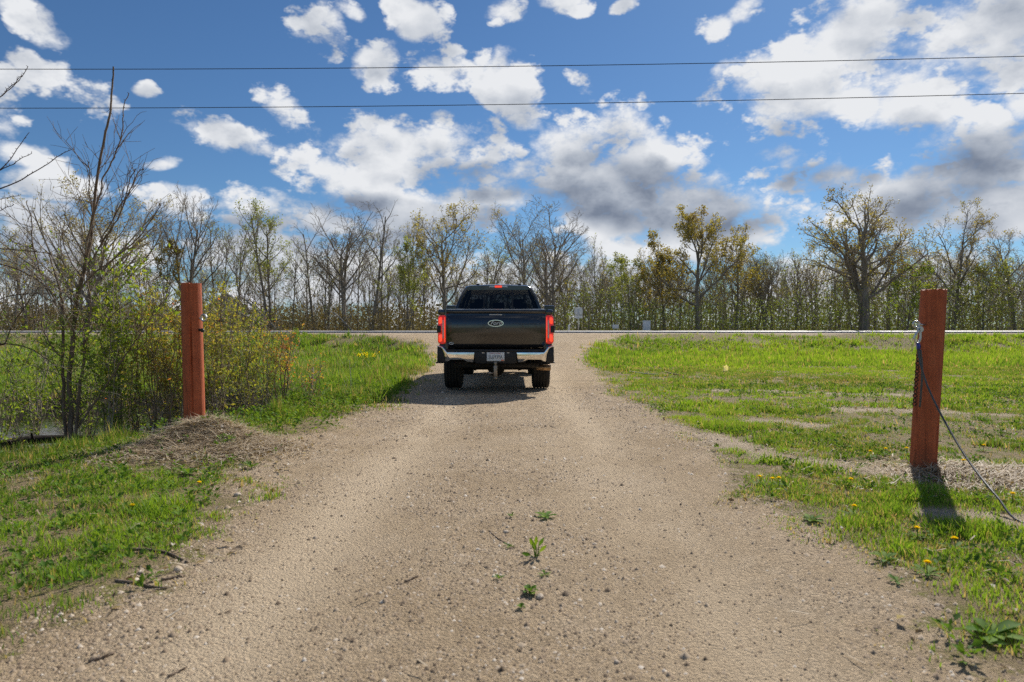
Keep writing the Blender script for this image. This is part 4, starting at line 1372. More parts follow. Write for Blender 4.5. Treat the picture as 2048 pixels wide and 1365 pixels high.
# name, px, row of the top, half width px, distance, kind, trunk radius, lean x, fork, leaf material, leaf count, leaf size, label
HERO = [
    ('vase_tree', 170, 343, 135, 58, 'vase', 0.27, 0.0, 2, 'oak_leaf', 5200, 0.12, 'wide vase-shaped tree with olive-tinged twigs, tallest on the left'),
    ('bare_tree', 28, 440, 62, 63, 'bare', 0.17, 0.0, 1, 'pale_leaf', 500, 0.10, 'dense grey bare tree at the left edge of the picture'),
    ('bare_tree', 372, 362, 72, 60, 'bare', 0.20, 0.0, 2, None, 0, 0, 'tall bare tree with dark upright limbs directly behind the left post'),
    ('budding_tree', 332, 470, 34, 58, 'bush', 0.10, 0.0, 1, 'oak_leaf', 2200, 0.12, 'narrow olive-green tree just left of the left post top'),
    ('bare_tree', 478, 398, 48, 62, 'bare', 0.15, 0.0, 1, 'pale_leaf', 700, 0.10, 'slim bare tree with three upright limbs right of the left post'),
    ('budding_tree', 540, 408, 46, 60, 'slim', 0.16, 0.04, 2, 'pale_leaf', 2000, 0.12, 'tall thin tree with pale leafy top left of the leaning dead trunk'),
    ('dead_tree', 630, 440, 34, 61, 'dead', 0.14, -0.18, 1, None, 0, 0, 'bare dark trunk leaning left in the left middle wood'),
    ('bare_tree', 692, 395, 74, 60, 'bare', 0.22, 0.0, 2, None, 0, 0, 'broad bare tree with several dark forking limbs left of the truck'),
    ('dead_tree', 742, 393, 42, 60, 'dead', 0.17, 0.14, 1, None, 0, 0, 'curved dead tree whose bare top leans right towards the oak'),
    ('bare_tree', 826, 432, 40, 63, 'slim', 0.12, 0.0, 1, 'oak_leaf', 600, 0.10, 'thin dark-stemmed tree close behind the yellow-green bush'),
    ('budding_tree', 815, 478, 42, 57, 'bush', 0.09, 0.0, 1, 'pale_leaf', 3000, 0.13, 'short yellow-green leafing tree left of the truck cab'),
    ('oak_tree', 893, 408, 78, 58, 'oak', 0.22, -0.02, 1, 'oak_leaf', 2600, 0.13, 'oak with sparse tan-green crown rising behind the truck cab, left side'),
    ('bare_tree', 1052, 402, 60, 63, 'bare', 0.17, -0.05, 1, 'oak_leaf', 500, 0.10, 'bare tree with a leaning limb above the truck cab'),
    ('bare_tree', 1105, 408, 82, 57, 'bare', 0.20, 0.0, 2, None, 0, 0, 'fine-twigged bare tree with rounded crown right of the truck cab'),
    ('budding_tree', 1262, 505, 42, 60, 'slim', 0.09, 0.0, 1, 'pale_leaf', 2200, 0.12, 'slender light green tree behind the low pale board'),
    ('oak_tree', 1330, 462, 52, 61, 'oak', 0.17, -0.03, 1, 'oak_leaf', 3600, 0.14, 'lower ochre-leaved oak at the left of the oak group'),
    ('oak_tree', 1395, 415, 80, 58, 'oak', 0.24, 0.0, 1, 'oak_leaf', 6500, 0.14, 'tall ochre-leaved oak, densest crown right of the truck'),
    ('oak_tree', 1472, 452, 48, 60, 'oak', 0.17, 0.0, 1, 'oak_leaf', 2400, 0.13, 'thinner ochre-tinged oak at the right of the oak group'),
    ('bare_tree', 1532, 478, 46, 62, 'bare', 0.17, 0.0, 2, 'pale_leaf', 300, 0.10, 'bare forked tree between the oak group and the great oak'),
    ('bare_tree', 1592, 500, 40, 63, 'bare', 0.13, 0.0, 1, 'pale_leaf', 500, 0.10, 'smaller bare tree close left of the great oak'),
    ('oak_tree', 1728, 368, 118, 56, 'oak', 0.36, 0.0, 2, 'oak_leaf', 5200, 0.13, 'great spreading oak with twisted limbs, tallest tree on the right'),
    ('budding_tree', 1812, 520, 52, 56, 'bush', 0.11, 0.06, 1, 'fresh_leaf', 2400, 0.13, 'small leaning tree with fresh green leaves left of the right post'),
    ('oak_tree', 1905, 402, 92, 60, 'oak', 0.23, 0.0, 1, 'oak_leaf', 1700, 0.12, 'sparse brown-tinged oak behind the right post'),
    ('budding_tree', 1965, 520, 50, 58, 'bush', 0.10, 0.0, 1, 'pale_leaf', 2200, 0.13, 'low olive-leaved tree right of the right post'),
    ('bare_tree', 2030, 432, 58, 61, 'bare', 0.18, 0.0, 1, 'oak_leaf', 500, 0.11, 'bare grey tree at the right edge of the picture'),
    ('bare_tree', 432, 440, 40, 64, 'slim', 0.11, 0.03, 2, 'pale_leaf', 900, 0.10, 'thin twin-stemmed tree between the left post and the slim bare tree'),
    ('bare_tree', 585, 470, 34, 65, 'slim', 0.10, 0.0, 1, 'pale_leaf', 600, 0.10, 'thin grey tree behind the left-leaning dark trunk'),
    ('bare_tree', 975, 470, 40, 66, 'slim', 0.10, 0.0, 1, 'pale_leaf', 800, 0.10, 'thin grey tree showing between the sparse oak and the cab-top tree'),
    ('bare_tree', 1180, 520, 42, 66, 'slim', 0.10, 0.0, 2, 'pale_leaf', 700, 0.10, 'low grey tree behind the shield-shaped sign'),
]
for i, (nm, px, top, hw, Y, kind, tr_, ln, fk, lf, lc, lsz, lab) in enumerate(HERO):
    X = (px - 1024) / FPX * Y
    z0 = gz(X, Y)
    hgt = EYE + (HOR - top) / FPX * Y - z0
    sd_ = 100 + i * 7
    if kind in ('oak', 'bare', 'vase') and hw > 55:
        sd_ = max((sd_ + 1000 * j for j in range(5)), key=lambda q_: tree_meshes(kind, q_, hgt, hw / FPX * Y, tr_, (ln, 0), fk, score_only=True))
    ms = tree_meshes(kind, sd_, hgt, hw / FPX * Y, tr_, (ln, 0), fk, lf, int(lc * 1.9), lsz * 1.15, 'bark_dark' if Y < 61.5 else 'bark_grey')
    plant_tree(nm, ms, (X, Y, z0), lab, None)

# the wood behind: copies of a few trees, thin on the left, thick on the right
TPL = [tree_meshes('slim', 901, 9.0, 1.5, 0.10, leaf='pale_leaf', leaf_n=550, leaf_size=0.13, bk='bark_grey'),
       tree_meshes('slim', 902, 9.0, 1.7, 0.09, (0.05, 0), 2, 'pale_leaf', 500, 0.12, 'bark_grey'),
       tree_meshes('bare', 903, 9.0, 2.2, 0.12, leaf='pale_leaf', leaf_n=500, leaf_size=0.12, bk='bark_grey'),
       tree_meshes('slim', 904, 9.0, 1.3, 0.10, bk='bark_dark'),
       tree_meshes('bare', 905, 9.0, 1.8, 0.12, leaf='oak_leaf', leaf_n=700, leaf_size=0.14, bk='bark_dark'),
       tree_meshes('slim', 906, 9.0, 1.6, 0.10, (0.03, 0), 2, 'fresh_leaf', 700, 0.13, 'bark_grey')]
rr = random.Random(5)
ANCH = [(-250, 'beyond the left edge'), (20, 'at the left edge'), (110, 'left of the vase-shaped tree'), (240, 'right of the vase-shaped tree'), (350, 'behind the left post'), (450, 'by the half-hidden house'),
        (560, 'by the pale leafy-topped tree'), (640, 'by the left-leaning trunk'), (710, 'behind the broad bare tree'), (790, 'by the yellow-green bush'), (870, 'left of the truck cab'), (990, 'above the truck cab'),
        (1080, 'right of the truck cab'), (1157, 'behind the shield sign'), (1231, 'behind the low board'), (1293, 'behind the cabinet'), (1370, 'among the ochre oaks'), (1450, 'right of the ochre oaks'),
        (1540, 'by the bare forked tree'), (1620, 'left of the great oak'), (1730, 'behind the great oak'), (1800, 'right of the great oak'), (1860, 'behind the right post'), (1930, 'right of the right post'),
        (2020, 'at the right edge'), (2250, 'beyond the right edge')]
SAME = {}
for px in np.arange(-380, 2440, 9.5):
    px = px + rr.uniform(-9, 9)
    right = 1.0 if px > 1090 else 0.0
    if not right and rr.random() < 0.42:
        continue
    Y = rr.uniform(59, 70) if rr.random() < 0.4 else rr.uniform(68, 100)
    top = (rr.gauss(522, 26) if right else rr.gauss(515, 34)) + (0 if Y > 64 else 18)
    X = (px - 1024) / FPX * Y
    z0 = gz(X, Y)
    hgt = max(3.5, EYE + (HOR - top) / FPX * Y - z0)
    w_ = rr.choices(range(6), (2, 2, 5, 3, 4, 1.2) if right else (1.5, 2, 6, 3, 2, 0.3))[0]
    s_ = hgt / 9.0
    sx = s_ * rr.uniform(0.8, 1.25)
    look = ('slim pale-leaved', 'twin-stemmed pale', 'bare grey', 'thin bare dark-stemmed', 'ochre-tinged', 'twin-stemmed fresh green')[w_]
    where = min(ANCH, key=lambda a_: abs(a_[0] - px))[1]
    lab = '%s %s tree %s' % ('roadside' if Y < 66 else 'inner', look, where)
    wo_ = plant_tree('woodland_tree', TPL[w_], (X, Y, z0), lab, '%s young trees %s' % (look, where), rr.uniform(0, 6.28), (sx, sx, s_))
    SAME.setdefault(lab, []).append((px, wo_))
for lab, lst in SAME.items():
    if len(lst) > 1:
        lst.sort(key=lambda a_: a_[0])
        for k, (_, wo_) in enumerate(lst):
            wo_['label'] = lab + (', leftmost' if k == 0 else ', rightmost' if k == len(lst) - 1 else ', %s from left' % 'second third fourth fifth sixth seventh eighth ninth tenth eleventh twelfth'.split()[min(k, 11) - 1])
# trees behind the viewer, seen only as reflections in the truck
for k in range(18):
    X = -34 + k * 3.9 + rr.uniform(-1, 1)
    Y = rr.uniform(-34, -22)
    s_ = rr.uniform(0.9, 1.35)
    plant_tree('woodland_tree', TPL[(4, 5, 0, 4, 2)[k % 5]], (X, Y, gz(X, Y)), 'tree behind the viewer, %s in the row counted from the left' % ('first second third fourth fifth sixth seventh eighth ninth tenth eleventh twelfth thirteenth fourteenth fifteenth sixteenth seventeenth eighteenth'.split()[k]), 'trees behind the viewer', rr.uniform(0, 6.28), (s_ * 1.3, s_ * 1.3, s_))

# brush along the foot of the wood
def scatter_brush(n, y0, y1, h0, h1, size, seed):
    nr = np.random.default_rng(seed)
    Y = nr.uniform(y0, y1, n)
    X = nr.uniform(-0.95, 0.95, n) * Y
    right = sstep(-2, 8, X)
    hmax = h0 + h1 * fbm(X * 0.16, Y * 0.2, 71) ** 1.5 * (0.55 + 0.95 * right) + 1.2 * sstep(56, 64, Y)
    Z = nr.uniform(0, 1, n) ** 1.25 * hmax
    keep = fbm(X * 0.55, Z * 0.8 + Y * 0.4, 72) > nr.uniform(0.25, 0.60, n)
    X, Y, Z, right = X[keep], Y[keep], Z[keep], right[keep]
    P = np.stack([X, Y, H(X, Y) + Z], 1)
    m_ = len(P)
    D = unit(nr.normal(size=(m_, 3)) + np.array([0, 0, 0.25]))
    sz = nr.uniform(size * 0.5, size * 1.3, m_)
    V, F = kites(P, D, sz, sz * nr.uniform(0.3, 0.75, m_), rng=nr)
    tint = np.clip(0.12 + 0.22 * right * sstep(62, 55, Y) + 0.50 * right * fbm(X * 0.3, Z, 73) * 1.5 + 0.35 * (fbm(X * 0.4, Y * 0.4, 74) - 0.35) + nr.normal(scale=0.10, size=m_), 0, 1)
    return V, F, np.repeat(tint, 4)


def undergrowth():
    Vs, Fs, Ts, o_ = [], [], [], 0
    for a_ in ((140000, 53.4, 70, 0.9, 3.8, 0.15, 77), (95000, 74, 130, 1.6, 5.2, 0.44, 79)):
        V, F, T = scatter_brush(*a_)
        Vs.append(V)
        Fs.append(F + o_)
        Ts.append(T)
        o_ += len(V)
    return raw_mesh('undergrowth', np.concatenate(Vs), [np.concatenate(Fs)], M['brush_leaf'], tint=np.concatenate(Ts))


tag(link('undergrowth', undergrowth()), 'low olive and brown brush at the foot of the wood', 'undergrowth', kind='stuff')
nr = np.random.default_rng(78)
st_p = []
for k in range(2700):
    Y = nr.uniform(55, 84)
    X = nr.uniform(-0.95, 0.95) * Y
    if X < 2 and nr.random() < 0.35:
        continue
    hh_ = nr.uniform(1.2, 6.5)
    z0 = gz(X, Y) - 0.05
    lx, ly = nr.normal(scale=0.10 * hh_, size=2)
    r_ = nr.uniform(0.012, 0.030)
    st_p.append((np.array([(X, Y, z0), (X + lx * .4, Y + ly * .4, z0 + hh_ * .5), (X + lx, Y + ly, z0 + hh_)]), np.array([r_, r_ * .7, r_ * .35])))
    for b_ in range(5):
        t_ = nr.uniform(0.25, 0.95)
        q_ = np.array((X + lx * t_, Y + ly * t_, z0 + hh_ * t_))
        dv = np.array((nr.normal(scale=.5), nr.normal(scale=.5), nr.uniform(.3, 1.0))) * hh_ * 0.22
        st_p.append((np.array([q_, q_ + dv]), np.array([0.009, 0.006])))
V, F = tubes(st_p, 3)
tag(link('sapling_thicket', raw_mesh('sapling_thicket', V, F, M['twig_grey'])), 'thin grey sapling stems crowding the wood', 'saplings', kind='stuff')

# fallen trunks at the wood's edge, left
for (x0, y0, x1, y1, Y, r0, mt, lab) in ((492, 600, 566, 650, 57, 0.13, 'bark_grey', 'pale broken trunk slanting down to the road beside the left post'),
                                         (470, 622, 560, 640, 58, 0.16, 'bark_dark', 'dark fallen trunk lying behind the pale broken trunk'),
                                         (668, 625, 715, 655, 57, 0.09, 'dead_wood', 'thin pale fallen limb slanting right in the left wood')):
    a_, b_ = W(x0, y0, Y), W(x1, y1, Y - 1)
    b_[2] = gz(b_[0], b_[1])
    mid = (a_ + b_) / 2 + np.array((0, 0, 0.08))
    root = thing('fallen_trunk', tuple(b_), lab, 'fallen trunk')
    rod('log', smooth_path([a_ - b_, mid - b_, b_ - b_]), np.linspace(r0 * .6, r0, 13), M[mt], root, 8)
    rod('broken_branch', [mid - b_, mid - b_ + np.array((0.5, 0.2, 0.9))], [r0 * .4, 0.02], M[mt], root, 6)

# ------------------------------------------------------------------ left thicket
def twiggy(base_polys, nr, kids, klen, r_kid, lev2=3, up=0.25):
    """side twigs growing from given stems; returns polylines and leaf sites"""
    polys = []
    sites = []
    for pts, rad in base_polys:
        pts = np.asarray(pts)
        L = np.linalg.norm(np.diff(pts, axis=0), axis=1).sum()
        for k in range(max(1, int(kids * L))):
            i = int(nr.integers(max(1, len(pts) // 6), len(pts) - 1))
            p_ = pts[i]
            d = unit(pts[min(i + 1, len(pts) - 1)] - pts[i - 1])
            d = unit(d * 0.8 + nr.normal(scale=0.65, size=3) + np.array((0, 0, up)))
            l_ = klen * nr.uniform(0.4, 1.3)
            q = [p_]
            dd = d
            for _ in range(4):
                dd = unit(dd + nr.normal(scale=0.16, size=3) + np.array((0, 0, 0.06)))
                q.append(q[-1] + dd * l_ / 4)
            q = np.array(q)
            polys.append((q, np.linspace(r_kid, r_kid * 0.45, 5)))
            sites.extend([(q[j], dd) for j in range(1, 5)])
            for _ in range(lev2):
                j = int(nr.integers(1, 5))
                d2 = unit(dd + nr.normal(scale=0.7, size=3) + np.array((0, 0, 0.2)))
                l2 = l_ * nr.uniform(0.25, 0.55)
                e = q[j] + d2 * l2
                mid = (q[j] + e) / 2 + nr.normal(scale=l2 * 0.06, size=3)
                polys.append((np.array([q[j], mid, e]), np.array([r_kid * 0.6, r_kid * 0.5, r_kid * 0.35])))
                sites.extend([(mid, d2), (e, d2)])
    return polys, sites


def leaves_at(sites, nr, per, size, tint_c, tint_s, mat, name='leaves', spread=0.03):
    if not sites:
        return None
    P0 = np.array([a_ for a_, _ in sites])
    D0 = np.array([b_ for _, b_ in sites])
    n = int(len(P0) * per)
    i = nr.integers(0, len(P0), n)
    P = P0[i] + nr.normal(scale=spread, size=(n, 3))
    D = unit(D0[i] * 0.5 + nr.normal(scale=0.7, size=(n, 3)) + np.array((0, 0, 0.2)))
    sz = size * nr.uniform(0.5, 1.3, n)
    N = nr.normal(size=(n, 3)) + np.array((0, 0, 1.2))
    V, F = kites(P, D, sz, sz * nr.uniform(0.38, 0.6, n), N, nr)
    tint = np.clip(tint_c + (fbm(P[:, 0] * 2, P[:, 2] * 2, 5) - 0.5) * 0.7 + nr.normal(scale=tint_s, size=n), 0, 1)
    return raw_mesh(name, V, [F], mat, tint=np.repeat(tint, 4))


def px_path(rows, Y, dz=None):
    return smooth_path([W(x, y, Y + (0 if len(r_) < 3 else r_[2])) for r_ in rows for x, y in [r_[:2]]], 5)


nr = np.random.default_rng(31)
SY = 7.4
stems = [
    ([(128, 905), (127, 860), (125, 800), (127, 720), (131, 650), (122, 580), (108, 530), (100, 505)], 0.024),
    ([(141, 905), (139, 850), (137, 770), (137, 690), (142, 620), (160, 555), (176, 490), (184, 430), (188, 370), (203, 290), (219, 232), (218, 180), (218, 132)], 0.028),
    ([(148, 900), (158, 800), (167, 720), (170, 670), (180, 610), (170, 560), (176, 520)], 0.018),
    ([(176, 490), (190, 440), (208, 390), (216, 350), (236, 310), (247, 262), (247, 225), (253, 186)], 0.011),
    ([(182, 520), (205, 480), (232, 440), (255, 390), (276, 345), (283, 338)], 0.010),
    ([(150, 600), (180, 560), (230, 520), (290, 470), (325, 420), (330, 412)], 0.010),
    ([(200, 485), (225, 440), (246, 400), (262, 355), (268, 340)], 0.008),
    ([(186, 425), (184, 395), (188, 340), (187, 325)], 0.007),
    ([(150, 858), (175, 820), (205, 775), (240, 720), (275, 672), (310, 620), (345, 580)], 0.012),
    ([(131, 650), (110, 600), (88, 560), (70, 500), (62, 430), (58, 400)], 0.010),
    ([(127, 720), (100, 680), (85, 640), (80, 600)], 0.008),
    ([(168, 690), (185, 660), (215, 640), (240, 615), (300, 580)], 0.009),
    ([(170, 560), (140, 520), (128, 470), (130, 440)], 0.008),
    ([(128, 640), (80, 560), (30, 530), (0, 520)], 0.007),
]
sap = thing('sapling', tuple(W(135, 905, SY)), 'tall multi-stemmed sapling with bare whips reaching into the sky, left', 'sapling')
so = W(135, 905, SY)
polys = []
for rows, r_ in stems:
    pth = px_path(rows, SY) + np.cumsum(nr.normal(scale=0.006, size=(5 * (len(rows) - 1) + 1, 3)), axis=0) * np.array((0.5, 1.5, 0.3)) - so
    polys.append((pth, np.linspace(r_, max(0.004, r_ * 0.28), len(pth))))
V, F = tubes(polys, 7)
link('stems', raw_mesh('stems', V, F, M['stem_brown'], smooth=True), sap)
low = [(p_[: int(len(p_) * 0.8)], q_) for p_, q_ in polys]
tp, ts = twiggy(low, nr, 9, 0.55, 0.0042, 3)
V, F = tubes(tp, 3)
link('twigs', raw_mesh('twigs', V, F, M['stem_brown']), sap)
ts = [(a_, b_) for a_, b_ in ts if (a_[2] + so[2]) < 1.75 + nr.normal(scale=0.35)]
link('leaves', leaves_at(ts, nr, 2.0, 0.046, 0.6, 0.2, M['fresh_leaf'], spread=0.018), sap)
# buds along the whips
bp = []
for p_, q_ in polys[1:8]:
    for k in range(3, len(p_), 2):
        d = unit(np.array((nr.choice([-1, 1]), nr.normal() * 0.3, 0.9)))
        bp.append((np.array([p_[k], p_[k] + d * 0.02]), np.array([0.0045, 0.002])))
V, F = tubes(bp, 4)
link('buds', raw_mesh('buds', V, F, M['twig_red']), sap)['kind'] = 'stuff'

# tree just outside the left edge, its bare branches reach in
bt = W(-190, 900, 7.0)
bs = thing('bare_sapling', tuple(bt), 'bare budded branches reaching in from the left edge', 'sapling')
br = [
    ([(-190, 900), (-180, 760), (-165, 600), (-150, 450), (-140, 330), (-120, 220)], 0.035),
    ([(-150, 450), (-60, 410), (0, 381), (60, 352), (110, 320), (150, 297)], 0.010),
    ([(-145, 420), (-50, 385), (0, 347), (35, 333), (75, 313)], 0.008),
    ([(-50, 390), (0, 352), (30, 320), (62, 270)], 0.007),
    ([(-130, 300), (-50, 255), (0, 200), (30, 170), (52, 133)], 0.007),
    ([(-130, 290), (-50, 225), (0, 190), (22, 165), (36, 150)], 0.006),
    ([(-125, 250), (-40, 200), (0, 148), (5, 130)], 0.006),
    ([(-150, 450), (-50, 425), (0, 404), (52, 396)], 0.006),
    ([(-155, 500), (-50, 460), (0, 424), (30, 410)], 0.006),
    ([(-160, 560), (-40, 500), (0, 498), (90, 505), (130, 520)], 0.007),
    ([(-165, 600), (-50, 540), (0, 530), (70, 560), (110, 600), (140, 660)], 0.008),
    ([(-165, 620), (-40, 600), (0, 690), (30, 640), (60, 600), (80, 570)], 0.009),
    ([(-175, 720), (-60, 640), (0, 600), (60, 590), (110, 592)], 0.007),
    ([(-180, 800), (-40, 700), (40, 690), (100, 720), (130, 760)], 0.008),
    ([(-160, 560), (-30, 470), (20, 480), (70, 530)], 0.005),
]
polys = []
for rows, r_ in br:
    pth = px_path(rows, 7.0) - bt
    pth = pth + np.cumsum(nr.normal(scale=0.005, size=pth.shape), axis=0) * np.array((0.3, 1.5, 0.3))
    polys.append((pth, np.linspace(r_, max(0.003, r_ * 0.3), len(pth))))
V, F = tubes(polys, 6)
link('branches', raw_mesh('branches', V, F, M['twig_red'], smooth=True), bs)
bp = []
for p_, q_ in polys[1:]:
    for k in range(2, len(p_), 1):
        d = unit(np.array((nr.normal(), nr.normal() * 0.3, 0.9)))
        bp.append((np.array([p_[k], p_[k] + d * 0.022]), np.array([0.004, 0.002])))
V, F = tubes(bp, 3)
link('buds', raw_mesh('buds', V, F, M['twig_red']), bs)['kind'] = 'stuff'
tp, ts = twiggy(polys[9:14], nr, 7, 0.5, 0.0035, 3)
V, F = tubes(tp, 3)
link('twigs', raw_mesh('twigs', V, F, M['twig_grey']), bs)

# leafy shrubs, each its own plant: base px, distance, top row, half width m, stems, leaf size, leaf count factor, tint, label
SHRUBS = [
    (205, 7.6, 470, 0.42, 8, 0.045, 0.85, 0.62, 'fresh_leaf', 'bright green leafy shrub close right of the tall sapling'),
    (255, 7.9, 500, 0.40, 8, 0.042, 0.85, 0.68, 'fresh_leaf', 'light green shrub second left of the left post'),
    (310, 8.0, 530, 0.42, 9, 0.036, 1.0, 0.55, 'thicket_leaf', 'yellow-green shrub touching the left post from the left'),
    (360, 8.3, 535, 0.40, 10, 0.036, 1.5, 0.60, 'thicket_leaf', 'tall yellow-green shrub directly behind the left post'),
    (430, 8.4, 530, 0.42, 12, 0.034, 1.5, 0.52, 'thicket_leaf', 'dense shrub with orange-tipped leaves right of the left post'),
    (480, 9.0, 570, 0.42, 11, 0.034, 1.4, 0.48, 'thicket_leaf', 'dense yellow-green shrub second right of the left post'),
    (525, 9.6, 650, 0.32, 8, 0.034, 1.2, 0.52, 'thicket_leaf', 'low green-yellow shrub before the red-leaved one'),
    (565, 9.8, 640, 0.24, 6, 0.032, 1.2, 0.86, 'thicket_leaf', 'thin red-leaved shrub standing alone right of the thicket'),
    (622, 10.2, 700, 0.22, 5, 0.030, 0.7, 0.88, 'thicket_leaf', 'small sparse reddish shrub nearest the drive'),
    (60, 8.3, 640, 0.55, 9, 0.040, 0.7, 0.50, 'fresh_leaf', 'thin-leaved shrub left of the tall sapling'),
    (-40, 7.6, 700, 0.50, 8, 0.045, 0.8, 0.52, 'fresh_leaf', 'leafy shrub cut by the left edge of the picture'),
    (270, 9.6, 600, 0.50, 7, 0.036, 0.8, 0.50, 'thicket_leaf', 'dull green shrub behind the light green one'),
    (395, 9.8, 600, 0.50, 8, 0.034, 0.9, 0.50, 'thicket_leaf', 'shrub at the back of the thicket behind the left post'),
    (160, 9.2, 610, 0.55, 9, 0.040, 0.8, 0.50, 'fresh_leaf', 'thin green shrub standing in the ditch behind the sapling'),
    (505, 11.5, 620, 0.40, 9, 0.040, 1.2, 0.42, 'fresh_leaf', 'fresh green shrub showing behind the dense yellow-green one'),
]
for k, (px, Y, top, hw, ns, lsz, fac, tc_, mt, lab) in enumerate(SHRUBS):
    nr = np.random.default_rng(400 + k)
    X = (px - 1024) / FPX * Y
    z0 = gz(X, Y)
    hgt = EYE + (HOR - top) / FPX * Y - z0
    root = thing('shrub', (X, Y, z0), lab, 'shrub')
    polys = []
    for j in range(ns):
        a_ = nr.uniform(0, 6.28)
        r0 = hw * 0.35 * nr.uniform(0, 1)
        b0 = np.array((r0 * math.cos(a_), r0 * math.sin(a_), -0.05))
        ln = hgt * nr.uniform(0.62, 1.0)
        off = np.array((math.cos(a_), math.sin(a_), 0)) * hw * nr.uniform(0.1, 0.9)
        pts = [b0 + off * (u ** 1.3) + np.array((0, 0, ln * u)) + nr.normal(scale=0.018, size=3) for u in np.linspace(0, 1, 9)]
        r_ = nr.uniform(0.005, 0.011)
        polys.append((np.array(pts), np.linspace(r_, 0.003, 9)))
    V, F = tubes(polys, 5)
    link('stems', raw_mesh('stems', V, F, M['stem_brown' if k % 3 else 'twig_grey'], smooth=True), root)
    tp, ts = twiggy(polys, nr, 10, 0.28, 0.003, 4)
    V, F = tubes(tp, 3)
    link('twigs', raw_mesh('twigs', V, F, M['twig_grey']), root)['kind'] = 'stuff'
    ts = [(a_, b_) for a_, b_ in ts if a_[2] > hgt * nr.uniform(0.10, 0.55)]
    link('leaves', leaves_at(ts, nr, fac * (1.15 if mt == 'thicket_leaf' else 1.5), lsz * 1.15, tc_, 0.16, M[mt], spread=0.016), root)

# bleached dead stems by the drive
for (x0, y0, x1, y1, Y, r_, lab) in ((616, 806, 626, 735, 10.3, 0.014, 'white bleached dead stem standing right of the thicket'), (700, 790, 698, 720, 11.5, 0.006, 'thin grey dead stalk right of the bleached stem')):
    a_, b_ = W(x0, y0, Y), W(x1, y1, Y)
    a_[2] = gz(a_[0], Y) - 0.03
    st = thing('dead_sapling', tuple(a_), lab, 'dead sapling')
    rod('stem', smooth_path([np.zeros(3), (b_ - a_) * 0.5 + np.array((0.02, 0, 0)), b_ - a_]), np.linspace(r_, r_ * .5, 13), M['dead_wood'], st, 7)
    rod('side_twig', [(b_ - a_) * 0.7, (b_ - a_) * 0.95 + np.array((0.12, 0.02, 0))], [r_ * .4, r_ * .25], M['dead_wood'], st, 5)

# wet log lying in the ditch
a_, b_ = W(-60, 905, 7.4), W(270, 884, 8.2)
lg = thing('wet_log', tuple(a_), 'black wet log lying across the ditch behind the sapling', 'log')
pth = smooth_path([a_ - a_, W(40, 884, 7.7) - a_, W(110, 879, 7.9) - a_, W(200, 878, 8.1) - a_, b_ - a_])
rod('log', pth, np.linspace(0.06, 0.035, len(pth)), M['wet_log'], lg, 10)
rod('broken_branch', [pth[8], pth[8] + np.array((0.15, -0.25, 0.12))], [0.02, 0.008], M['wet_log'], lg, 6)
b2 = thing('wet_branch', tuple(W(-20, 920, 6.9)), 'thin dark branch lying in the ditch at the left edge', 'branch')
rod('branch', smooth_path([np.zeros(3), W(30, 896, 7.1) - W(-20, 920, 6.9), W(85, 900, 7.2) - W(-20, 920, 6.9)]), np.linspace(0.018, 0.008, 13), M['wet_log'], b2, 7)
rod('side_twig', [W(30, 896, 7.1) - W(-20, 920, 6.9), W(45, 865, 7.2) - W(-20, 920, 6.9)], [0.008, 0.004], M['wet_log'], b2, 5)

